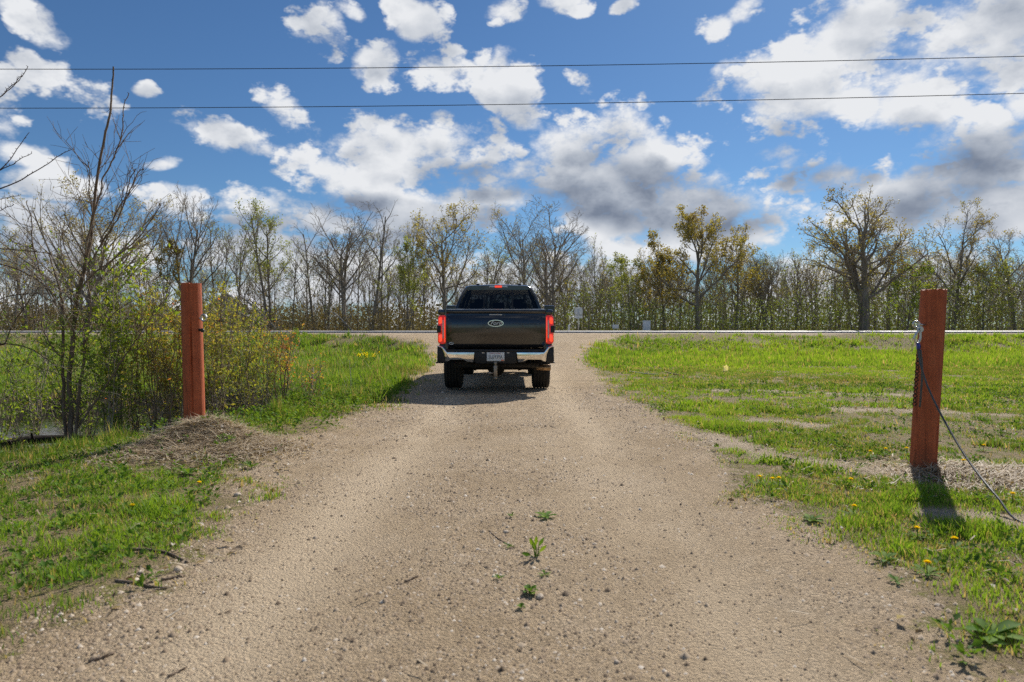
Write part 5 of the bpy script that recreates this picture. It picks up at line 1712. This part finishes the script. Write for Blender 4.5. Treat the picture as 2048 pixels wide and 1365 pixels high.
# ------------------------------------------------------------------ grass
def blades(n, y0, y1, seed, tall, width, fine, dens):
    nr = np.random.default_rng(seed)
    u = nr.uniform(0, 1, n)
    Y = np.sqrt(y0 * y0 + u * (y1 * y1 - y0 * y0))
    X = nr.uniform(-1, 1, n) * (0.84 * Y + 1.6)
    sd = drive_sd(X, Y)
    edge_n = fbm(X * 2.4, Y * 2.4, 84)
    g = sstep(0.02, -0.85, sd + (edge_n - 0.5) * 1.5)
    # tufts creep in along the worn edge
    g = np.maximum(g, 0.55 * sstep(0.40, -0.1, sd) * (fbm(X * 3.2, Y * 3.2, 83) > 0.62))
    g = g * (1 - 0.95 * bare(X, Y)) * (1 - 0.93 * np.clip(straw_amt(X, Y) * 1.6, 0, 1))
    pr = pond_r(X, Y)
    g = g * (pr > 0.98)
    patch = fbm(X * 0.9, Y * 0.9, 85)
    fp = fbm(X * 4.5, Y * 4.5, 86)
    lushL = (X < 0) * 1.0
    g = g * np.clip(sstep(0.38, 0.60, patch * 0.55 + fp * 0.45 + (0.07 * sstep(4.5, 7, Y) - 0.015) * lushL + 0.10 * sstep(9, 20, Y)), 0.05, 1)
    g = g * (1 - 0.85 * sstep(29, 33, Y) * sstep(0.50, 0.60, fbm(X * 0.55, Y * 0.9, 95)))
    g = np.where(Y > 38.4 + (fp - 0.5) * 1.6, 0, g)
    k = nr.uniform(0, 1, n) < g * dens
    X, Y, patch, fp, pr, sd = X[k], Y[k], patch[k], fp[k], pr[k], sd[k]
    n = len(X)
    Z = H(X, Y)
    right = X > 0
    hgt = np.where(right, 0.018 + 0.038 * fp, 0.018 + 0.048 * patch)
    hgt = hgt + np.where(right, 0.075 * sstep(17, 25, Y), 0.10 * sstep(7.5, 13, Y))
    hgt = hgt + 0.07 * (~right) * sstep(1.25, 1.05, pr) * sstep(0.4, 0.6, fp)
    hgt = hgt - 0.02 * sstep(36, 39, Y)
    tuft = sstep(0.60, 0.72, fbm(X * 2.6, Y * 2.6, 88))
    hgt = hgt * (1 + (0.9 + 0.7 * sstep(26, 33, Y)) * tuft) * sstep(0.35, -0.5, sd) ** 0.5 * nr.uniform(0.45, 1.25, n) * tall
    hgt = np.maximum(hgt, 0.012)
    az_ = nr.uniform(0, 6.28, n)
    lean = nr.uniform(0.1, 0.75, n) * hgt
    side = np.stack([np.cos(az_), np.sin(az_), np.zeros(n)], 1)
    la = az_ + 1.57 + nr.normal(scale=0.6, size=n)
    ld = np.stack([np.cos(la), np.sin(la), np.zeros(n)], 1)
    P = np.stack([X, Y, Z - 0.004], 1)
    wd = (width * nr.uniform(0.6, 1.4, n) * (1 + 0.4 * tuft))[:, None]
    up_ = np.array((0, 0, 1.0))
    tip = P + up_ * hgt[:, None] + ld * lean[:, None]
    big = fbm(X * 0.45, Y * 0.45, 90)
    tint = 0.64 + 0.75 * (big - 0.5) + 0.25 * (fp - 0.5) + nr.normal(scale=0.10, size=n)
    tint = tint + np.where(right, 0.10 + 0.14 * sstep(14, 28, Y), -0.02)
    dry = nr.uniform(0, 1, n) < (0.07 + 0.32 * sstep(0.50, 0.32, fp) + 0.06 * (right & (Y < 20)) + 0.10 * sstep(0.50, 0.38, big) * (Y < 20) + 0.25 * sstep(0.0, -0.0, sd) * 0 + 0.25 * sstep(-0.5, 0.1, sd))
    tint = np.where(dry, nr.uniform(0.0, 0.30, n), np.clip(tint, 0.30, 1))
    if fine:
        mid = P + up_ * (hgt * 0.55)[:, None] + ld * (lean * 0.30)[:, None]
        V = np.stack([P - side * wd * .5, P + side * wd * .5, mid + side * wd * .42, mid - side * wd * .42, tip], 1).reshape(-1, 3)
        b = np.arange(n) * 5
        return V, [np.stack([b, b + 1, b + 2, b + 3], 1)], [np.stack([b + 3, b + 2, b + 4], 1)], np.repeat(tint, 5)
    V = np.stack([P - side * wd * .5, P + side * wd * .5, tip], 1).reshape(-1, 3)
    b = np.arange(n) * 3
    return V, [], [np.stack([b, b + 1, b + 2], 1)], np.repeat(tint, 3)


def make_grass():
    Vs, Q, T, Ti, o_ = [], [], [], [], 0
    for a_ in ((270000, 1.5, 5.2, 1, 1.0, 0.0046, True, 1.0), (390000, 5.2, 9.5, 2, 1.05, 0.0078, False, 1.0), (360000, 9.5, 19, 3, 1.15, 0.016, False, 1.0), (320000, 19, 40, 4, 1.2, 0.038, False, 1.0)):
        V, q, t_, ti = blades(*a_)
        Vs.append(V)
        Q += [x + o_ for x in q]
        T += [x + o_ for x in t_]
        Ti.append(ti)
        o_ += len(V)
    print('grass verts', o_, 'tris', sum(len(x) for x in T) + 2 * sum(len(x) for x in Q))
    return raw_mesh('grass', np.concatenate(Vs), [np.concatenate(Q), np.concatenate(T)], M['grass'], tint=np.concatenate(Ti))


tag(link('grass', make_grass()), 'short spring grass on the verges and field', 'grass', kind='stuff')


# low broad-leaved weeds among the grass
def herbs():
    nr = np.random.default_rng(55)
    n = 9000
    Y = np.sqrt(nr.uniform(1.5 ** 2, 13.5 ** 2, n))
    X = nr.uniform(-1, 1, n) * (0.79 * Y + 1.0)
    sd = drive_sd(X, Y)
    rich = fbm(X * 1.1, Y * 1.1, 57)
    g = sstep(0.05, -0.35, sd) * sstep(0.42, 0.62, rich + 0.14 * (X < 0) + 0.22 * ((X < 0) & (Y > 7) & (X > -3.2)))
    g = g * (1 - bare(X, Y)) * (1 - 0.8 * np.clip(straw_amt(X, Y) * 1.3, 0, 1)) * (pond_r(X, Y) > 1.02)
    k = nr.uniform(0, 1, n) < g
    X, Y = X[k], Y[k]
    m_ = len(X)
    per = 9
    lush = ((X < 0) & (Y > 7)).astype(float)
    C = np.repeat(np.stack([X, Y, H(X, Y)], 1), per, 0)
    lush = np.repeat(lush, per)
    a_ = nr.uniform(0, 6.28, m_ * per)
    el_ = nr.uniform(0.15, 0.9, m_ * per)
    D = np.stack([np.cos(a_) * np.cos(el_), np.sin(a_) * np.cos(el_), np.sin(el_)], 1)
    sz = nr.uniform(0.018, 0.048, m_ * per) * (1 + 0.3 * lush)
    P = C + D * nr.uniform(0.0, 0.04, m_ * per)[:, None] + np.stack([np.zeros(m_ * per), np.zeros(m_ * per), nr.uniform(0, 0.035, m_ * per) + lush * nr.uniform(0, 0.14, m_ * per)], 1)
    V, F = kites(P, D, sz, sz * nr.uniform(0.4, 0.7, m_ * per), np.tile((0, 0, 1.0), (m_ * per, 1)) + nr.normal(scale=0.3, size=(m_ * per, 3)), nr)
    t_ = np.clip(0.5 + 0.15 * lush + nr.normal(scale=0.2, size=m_ * per), 0, 1)
    return raw_mesh('ground_cover', V, [F], M['herb'], tint=np.repeat(t_, 4))


tag(link('ground_cover', herbs()), 'small broad-leaved weeds carpeting the verges', 'weeds', kind='stuff')


# gravel on the drive
def pebbles():
    nr = np.random.default_rng(61)
    n = 190000
    Y = 1.6 + (14 - 1.6) * nr.uniform(0, 1, n) ** 1.7
    X = nr.uniform(-3.2, 3.2, n)
    sd = drive_sd(X, Y)
    dens = fbm(X * 0.9, Y * 0.45, 63) * 0.7 + fbm(X * 3, Y * 3, 64) * 0.5
    track = np.exp(-((X + 0.95) / 0.33) ** 2) + np.exp(-((X - 0.85) / 0.36) ** 2)
    k = (sd > -0.25) & (nr.uniform(0, 1, n) < sstep(0.40, 0.85, dens) * (1 - 0.72 * track) + 0.06)
    X, Y = X[k], Y[k]
    m_ = len(X)
    r_ = np.exp(nr.normal(math.log(0.0042), 0.45, m_)) * (1 + 0.06 * Y)
    C = np.stack([X, Y, H(X, Y) + r_ * 0.15], 1)
    base = np.array([(1, 0, -.3), (0, 1, -.3), (-1, 0, -.3), (0, -1, -.3), (0, 0, 1)], float)
    V = base[None] * (r_[:, None, None] * nr.uniform(0.6, 1.35, (m_, 5, 1)))
    a_ = nr.uniform(0, 6.28, m_)
    ca, sa = np.cos(a_)[:, None], np.sin(a_)[:, None]
    V = np.stack([V[..., 0] * ca - V[..., 1] * sa, V[..., 0] * sa + V[..., 1] * ca, V[..., 2] * 0.65], -1) + C[:, None]
    f0 = np.array([(0, 1, 4), (1, 2, 4), (2, 3, 4), (3, 0, 4)])
    F = (np.arange(m_)[:, None, None] * 5 + f0[None]).reshape(-1, 3)
    t_ = np.clip(nr.normal(0.42, 0.27, m_), 0, 1)
    print('pebbles', m_)
    return raw_mesh('gravel', V.reshape(-1, 3), [F], M['pebble'], tint=np.repeat(t_, 5), smooth=False)


tag(link('gravel', pebbles()), 'loose tan gravel strewn over the driveway', 'gravel', kind='stuff')


# straw and dead leaves
def straw():
    nr = np.random.default_rng(66)
    n = 42000
    Y = np.sqrt(nr.uniform(1.6 ** 2, 14 ** 2, n))
    X = nr.uniform(-1, 1, n) * (0.79 * Y + 0.8)
    near = nr.uniform(0, 1, n) < 0.45
    X = np.where(near, np.where(nr.uniform(0, 1, n) < 0.62, nr.normal(-2.8, 0.62, n), nr.normal(3.75, 0.6, n)), X)
    Y = np.where(near, np.where(X < 0, nr.normal(6.25, 0.42, n), nr.normal(5.05, 0.33, n)), Y)
    sd = drive_sd(X, Y)
    w = np.maximum(straw_amt(X, Y), np.where(sd < 0.15, 0.16 * sstep(0.4, 0.65, fbm(X * 1.5, Y * 1.5, 67)) + 0.3 * bare(X, Y), 0.01))
    k = (nr.uniform(0, 1, n) < w) & (pond_r(X, Y) > 0.93)
    X, Y = X[k], Y[k]
    m_ = len(X)
    L = nr.uniform(0.04, 0.26, m_) * (0.55 + 0.6 * straw_amt(X, Y))
    a_ = nr.uniform(0, 6.28, m_) * 0.7 + nr.normal(size=m_) * 0.2
    D = np.stack([np.cos(a_), np.sin(a_), nr.normal(scale=0.16, size=m_)], 1)
    P = np.stack([X, Y, H(X, Y) + nr.uniform(0.002, 0.03, m_)], 1)
    e = P + D * L[:, None]
    e[:, 2] = np.maximum(H(e[:, 0], e[:, 1]) + 0.003, e[:, 2])
    mid = (P + e) / 2 + np.stack([nr.normal(scale=.01, size=m_), nr.normal(scale=.01, size=m_), nr.uniform(0, .02, m_)], 1)
    wv = np.stack([-np.sin(a_), np.cos(a_), np.zeros(m_)], 1) * nr.uniform(0.0016, 0.0042, m_)[:, None]
    V = np.stack([P - wv, P + wv, mid + wv, mid - wv, e], 1).reshape(-1, 3)
    b = np.arange(m_) * 5
    t_ = np.clip(nr.normal(0.55, 0.25, m_), 0, 1)
    return raw_mesh('straw', V, [np.stack([b, b + 1, b + 2, b + 3], 1), np.stack([b + 3, b + 2, b + 4], 1)], M['straw'], tint=np.repeat(t_, 5))


tag(link('straw', straw()), 'dry straw heaped round the posts and strewn on the verges', 'straw', kind='stuff')


def dead_leaves():
    nr = np.random.default_rng(68)
    n = 17000
    Y = np.sqrt(nr.uniform(1.6 ** 2, 11 ** 2, n))
    X = nr.uniform(-1, 1, n) * (0.79 * Y + 0.8)
    near = nr.uniform(0, 1, n) < 0.42
    X = np.where(near, np.where(nr.uniform(0, 1, n) < 0.7, nr.normal(-2.75, 0.6, n), nr.normal(3.7, 0.6, n)), X)
    Y = np.where(near, np.where(X < 0, nr.normal(6.15, 0.45, n), nr.normal(5.0, 0.35, n)), Y)
    sd = drive_sd(X, Y)
    w = np.maximum(straw_amt(X, Y) * 0.9, np.where(sd < 0.12, 0.34 * sstep(0.40, 0.65, fbm(X * 1.3, Y * 1.3, 69)) + 0.12 * (sd > -0.7) + 0.18 * ((X < 0) & (Y < 5.5)), 0.004))
    k = (nr.uniform(0, 1, n) < w) & (pond_r(X, Y) > 0.93)
    X, Y = X[k], Y[k]
    m_ = len(X)
    sz = nr.uniform(0.018, 0.055, m_)
    a_ = nr.uniform(0, 6.28, m_)
    D = unit(np.stack([np.cos(a_), np.sin(a_), nr.normal(scale=0.3, size=m_)], 1))
    P = np.stack([X, Y, H(X, Y) + nr.uniform(0.004, 0.025, m_)], 1)
    V, F = kites(P, D, sz, sz * nr.uniform(0.4, 0.7, m_), np.tile((0, 0, 1.0), (m_, 1)) + nr.normal(scale=0.5, size=(m_, 3)), nr, 0.35)
    t_ = np.clip(nr.normal(0.5, 0.25, m_), 0, 1)
    return raw_mesh('leaf_litter', V, [F], M['dead_leaf'], tint=np.repeat(t_, 4))


tag(link('leaf_litter', dead_leaves()), 'pale dead leaves lying on the verges and straw heaps', 'leaf litter', kind='stuff')

# ------------------------------------------------------------------ dandelions
def spot(px, row, z=0.0):
    Y = GY(row, z)
    X = (px - 1024) / FPX * Y
    for _ in range(4):
        Y = GY(row, gz(X, Y) + z)
        X = (px - 1024) / FPX * Y
    return X, Y, gz(X, Y)


def flower_mesh():
    nr = np.random.default_rng(70)
    n = 90
    ring_ = nr.uniform(0, 1, n)
    a_ = nr.uniform(0, 6.28, n)
    el_ = np.interp(ring_, [0, 1], [0.15, 1.3])
    D = np.stack([np.cos(a_) * np.cos(el_), np.sin(a_) * np.cos(el_), np.sin(el_)], 1)
    V, F = kites(np.zeros((n, 3)) + np.array((0, 0, -0.004)), D, np.interp(ring_, [0, 1], [0.022, 0.014]), 0.0078, np.tile((0, 0, 1.0), (n, 1)) + nr.normal(scale=.2, size=(n, 3)), nr, 0.1)
    return raw_mesh('flower', V, [F], M['yellow'])


def rosette_mesh(seed, n, size, spread=0.35, width=0.32):
    nr = np.random.default_rng(seed)
    V = []
    F = []
    tint = []
    for i in range(n):
        a_ = i * 2.4 + nr.uniform(-.3, .3)
        L = size * nr.uniform(0.6, 1.1)
        e0 = nr.uniform(spread * 0.4, spread * 1.5)
        c_, s_ = math.cos(a_), math.sin(a_)
        b0 = len(V)
        tt = nr.uniform(0.3, 0.8)
        for k, (u, w) in enumerate(((0.0, 0.10), (0.25, 0.45), (0.5, 0.85), (0.75, 0.9), (1.0, 0.06))):
            h_ = L * (u * math.sin(e0) - 0.45 * u * u * math.sin(e0)) + 0.004
            d = L * u * math.cos(e0)
            ww = L * width * 0.5 * w
            for sgn in (-1, 0, 1):
                V.append((c_ * d - s_ * ww * sgn, s_ * d + c_ * ww * sgn, h_ + (abs(sgn)) * ww * 0.35))
                tint.append(tt)
        for k in range(4):
            for j in range(2):
                F.append((b0 + k * 3 + j, b0 + (k + 1) * 3 + j, b0 + (k + 1) * 3 + j + 1, b0 + k * 3 + j + 1))
    return raw_mesh('leaves', np.array(V), [np.array(F)], M['herb'], tint=np.array(tint), smooth=True)


FLOWER = flower_mesh()
ROS = [rosette_mesh(200 + k, 8, 0.10, 0.30, 0.26) for k in range(4)]
V, F = tubes([(np.array([(0, 0, 0), (0.004, 0, 0.03), (0.002, 0.003, 0.06)]), 0.0022)], 5)
STEM = raw_mesh('stem', V, F, M['herb'], tint=np.full(len(V), 0.6))
DAND = [
    (1914, 1079, 'largest dandelion flower, on bare soil right of the post shadow'), (1840, 1058, 'dandelion flower at the end of the right post shadow'),
    (1861, 1127, 'dandelion flower nearest the camera on the right verge'), (1711, 1013, 'single dandelion flower left of the right post shadow'),
    (1546, 958, 'middle dandelion flower of the three at the right drive edge'), (1560, 957, 'right dandelion flower of the three at the right drive edge'),
    (1522, 954, 'left dandelion flower of the three at the right drive edge'), (1705, 959, 'dandelion flower on the bare strip left of the right post'),
    (1742, 903, 'dandelion flower on the lawn left of the right post'), (1773, 898, 'dandelion flower on the lawn, second left of the right post'),
    (1816, 897, 'dandelion flower beside the left of the right post'), (1931, 922, 'dandelion flower just right of the right post by the cable'),
    (1971, 891, 'dandelion flower on the lawn beyond the cable'), (2029, 988, 'dandelion flower under the cable near the right edge'),
    (395, 966, 'dandelion flower below the straw heap of the left post'), (261, 1012, 'dandelion flower in the left grass, left of the straw heap'),
    (1329, 783, 'far dandelion flower on the lawn edge right of the truck'), (675, 783, 'far dandelion flower left of the truck shadow'),
]
for k, (px, row, lab) in enumerate(DAND):
    X, Y, z = spot(px, row, 0.06)
    root = thing('dandelion', (X, Y, z), lab, 'dandelion', 'dandelions in flower', (0, 0, k * 1.3))
    link('leaves', ROS[k % 4], root)
    link('stem', STEM, root)
    link('flower', FLOWER, root, (0.002, 0.003, 0.06))

# weeds in the middle of the drive and beside it
WEEDS = [(1092, 1037, 8, 0.085, 0.30, 0.40, 'flat green rosette in mid drive beyond the upright weed'), (1024, 1036, 7, 0.045, 0.9, 0.3, 'small green tuft left of the flat rosette'),
         (1060, 1190, 16, 0.055, 0.7, 0.45, 'leafy green clump in mid drive nearer than the upright weed'), (1042, 1222, 9, 0.035, 0.8, 0.5, 'smallest green tuft in mid drive, nearest the camera'),
         (998, 1163, 9, 0.04, 0.9, 0.3, 'little moss-like tuft left of the leafy clump'), (1090, 1155, 9, 0.04, 0.6, 0.3, 'faint small tuft right of the leafy clump'),
         (1018, 1098, 7, 0.045, 0.5, 0.3, 'small weed left of the upright weed by a twig'), (1990, 1278, 11, 0.13, 0.35, 0.42, 'broad glossy plantain rosette at the lower right corner'),
         (1775, 1125, 9, 0.10, 0.5, 0.30, 'weed rosette at the right drive edge, left of the nearest dandelion'), (1800, 1170, 8, 0.06, 0.6, 0.35, 'small weed at the right drive edge above the plantain'),
         (1625, 1045, 14, 0.09, 0.5, 0.35, 'spreading green weed clump at the right drive edge'), (500, 938, 14, 0.10, 0.8, 0.22, 'green tuft alone at the left drive edge beside the straw heap'),
         (375, 950, 14, 0.12, 0.6, 0.35, 'leafy green weed at the foot of the left straw heap'), (1085, 1030, 5, 0.03, 0.6, 0.4, 'tiny weed beside the flat rosette')]
for k, (px, row, n, size, spr, wd, lab) in enumerate(WEEDS):
    X, Y, z = spot(px, row)
    root = thing('weed', (X, Y, z), lab, 'weed', 'weeds on and beside the drive')
    link('leaves', rosette_mesh(300 + k, n, size, spr, wd), root)
X, Y, z = spot(1072, 1118)
root = thing('upright_weed', (X, Y, z), 'upright green weed with three broad leaves in mid drive', 'weed')
for (dx, hgt, ang, tt) in ((-0.016, 0.10, -0.35, 0.8), (0.0, 0.11, 0.05, 0.85), (0.018, 0.105, 0.5, 0.35), (0.022, 0.05, 0.75, 0.9), (-0.03, 0.02, -1.25, 0.15), (-0.008, 0.06, -0.15, 0.6)):
    base = np.array((dx * 0.3, 0, 0))
    top = np.array((dx * 0.8, -0.005, hgt * 0.55))
    V, F = tubes([(np.array([base, (base + top) / 2 + np.array((0.002, 0, 0)), top]), 0.0028)], 5)
    link('stalk', raw_mesh('stalk', V, F, M['herb'], tint=np.full(len(V), 0.7)), root)
    Vl = []
    for u, w in ((0, 0.06), (0.2, 0.6), (0.45, 1.0), (0.75, 0.7), (1.0, 0.04)):
        c_ = top + np.array((math.sin(ang) * u, -0.15 * u, math.cos(ang) * u)) * 0.052
        for sg in (-1, 0, 1):
            Vl.append(c_ + np.array((math.cos(ang), 0.25, -math.sin(ang))) * sg * w * 0.010 + np.array((0, abs(sg) * 0.004, 0)))
    Fl = [(k_ * 3 + j, (k_ + 1) * 3 + j, (k_ + 1) * 3 + j + 1, k_ * 3 + j + 1) for k_ in range(4) for j in range(2)]
    link('leaf', raw_mesh('leaf', np.array(Vl), [np.array(Fl)], M['herb'], tint=np.full(15, tt), smooth=True), root)

# ------------------------------------------------------------------ sticks, stones, scraps
STICKS = [([(808, 1169), (822, 1163), (836, 1157)], 0.0055, 'stick', 'short dark stick lying alone left of mid drive'),
          ([(255, 1103), (300, 1105), (335, 1112), (360, 1124), (372, 1130)], 0.007, 'stick', 'curved grey branch at the left drive edge'),
          ([(225, 1167), (262, 1172), (300, 1180), (330, 1183)], 0.007, 'stick', 'straight dark stick below the curved branch'),
          ([(318, 1166), (345, 1160), (366, 1157)], 0.0065, 'stick', 'short dark stick at the end of the curved branch'),
          ([(978, 1064), (990, 1076), (1008, 1088), (1030, 1099)], 0.0035, 'stick', 'thin curved twig left of the upright weed'),
          ([(326, 1242), (342, 1232), (357, 1222)], 0.003, 'dead_wood', 'pale straw stalk on the left of the drive'),
          ([(168, 1332), (195, 1324), (222, 1314)], 0.006, 'stick', 'dark stick at the lower left of the drive'),
          ([(330, 1362), (350, 1352), (366, 1344)], 0.005, 'stick', 'stick cut by the bottom edge of the picture'),
          ([(1330, 745), (1345, 749), (1362, 752)], 0.02, 'stick', 'dark branch lying in the far right grass'),
          ([(1260, 745), (1290, 749), (1318, 751)], 0.022, 'dead_wood', 'pale branch lying in the grass right of the truck')]
for pts, r_, mt, lab in STICKS:
    w_ = []
    for px, row in pts:
        X, Y, z = spot(px, row)
        w_.append(np.array((X, Y, z + r_ * 0.8)))
    root = thing('stick', tuple(w_[0]), lab, 'stick', 'sticks on the ground')
    pth = smooth_path(w_, 4) - w_[0]
    rod('stem', pth, np.linspace(r_, r_ * 0.6, len(pth)), M[mt], root, 7)
    rod('side_twig', [pth[len(pth) // 2], pth[len(pth) // 2] + np.array((r_ * 5, r_ * 3, r_ * 2))], [r_ * .45, r_ * .25], M[mt], root, 5)


def stone_mesh(seed, s_):
    nr = np.random.default_rng(seed)
    bm = bmesh.new()
    bmesh.ops.create_icosphere(bm, subdivisions=2, radius=1.0)
    k = nr.uniform(0.75, 1.25, 3)
    for v in bm.verts:
        f = 1 + 0.22 * (float(fbm(v.co.x * 1.5 + seed, v.co.y * 1.5 + v.co.z, seed)) - 0.5) * 2
        v.co = Vector((v.co.x * k[0] * f * s_, v.co.y * k[1] * f * s_, v.co.z * 0.55 * f * s_))
    me = bpy.data.meshes.new('stone')
    bm.to_mesh(me)
    bm.free()
    me.materials.append(M['stone'])
    return me


for k, (px, row, s_, lab) in enumerate(((1012, 1067, 0.016, 'small white stone left of the upright weed'), (1190, 1092, 0.012, 'pale pebble right of the upright weed'), (1080, 1200, 0.022, 'flat pale stone beside the leafy clump'),
                                        (473, 993, 0.028, 'pale stone at the left drive edge below the straw heap'), (1235, 1332, 0.012, 'dark pebble near the bottom of the picture'),
                                        (1885, 1218, 0.016, 'stone at the lower right of the drive'), (352, 1144, 0.024, 'whitish stone below the curved branch'))):
    X, Y, z = spot(px, row)
    tag(link('stone', stone_mesh(500 + k, s_), None, (X, Y, z + s_ * 0.2)), lab, 'stone', 'stones on the drive')
M['paper'] = leafy('paper', [(0.0, (0.85, 0.85, 0.85)), (1.0, (0.85, 0.85, 0.85))], 0.5, 0.8, 0.1)
X, Y, z = spot(1452, 745)
V = [(-0.06, 0, 0.0), (0.05, 0.02, 0.01), (0.07, 0.0, 0.10), (0.01, -0.03, 0.17), (-0.05, 0.01, 0.12)]
sc2 = thing('paper_scrap', (X, Y, z + 0.03), 'white paper scrap caught in the far right grass', 'litter')
poly_mesh('sheet', [(v[0], v[1], v[2]) for v in V] + [(v[0] * .9, v[1] + 0.012, v[2] * .95 + .003) for v in V], [(0, 1, 2, 3, 4), (5, 6, 7, 8, 9)] + [(i, (i + 1) % 5, 5 + (i + 1) % 5, 5 + i) for i in range(5)], M['paper'], sc2)
X, Y, z = spot(735, 735)
yp = thing('yellow_plant', (X, Y, z), 'yellow-flowering plant in the grass left of the truck', 'plant')
nr = np.random.default_rng(88)
pol_ = []
P = []
for k in range(9):
    e = np.array((nr.normal(scale=.14), nr.normal(scale=.1), nr.uniform(.3, .48)))
    pol_.append((np.array([(0, 0, 0), e * .5 + np.array((.01, 0, 0)), e]), np.array([.006, .005, .003])))
    P += [e + nr.normal(scale=.03, size=3) for _ in range(8)]
V, F = tubes(pol_, 4)
link('stems', raw_mesh('stems', V, F, M['herb'], tint=np.full(len(V), .6)), yp)
P = np.array(P)
V, F = kites(P, unit(nr.normal(size=P.shape)), 0.04, 0.035, rng=nr)
link('blossom', raw_mesh('blossom', V, [F], M['yellow']), yp)
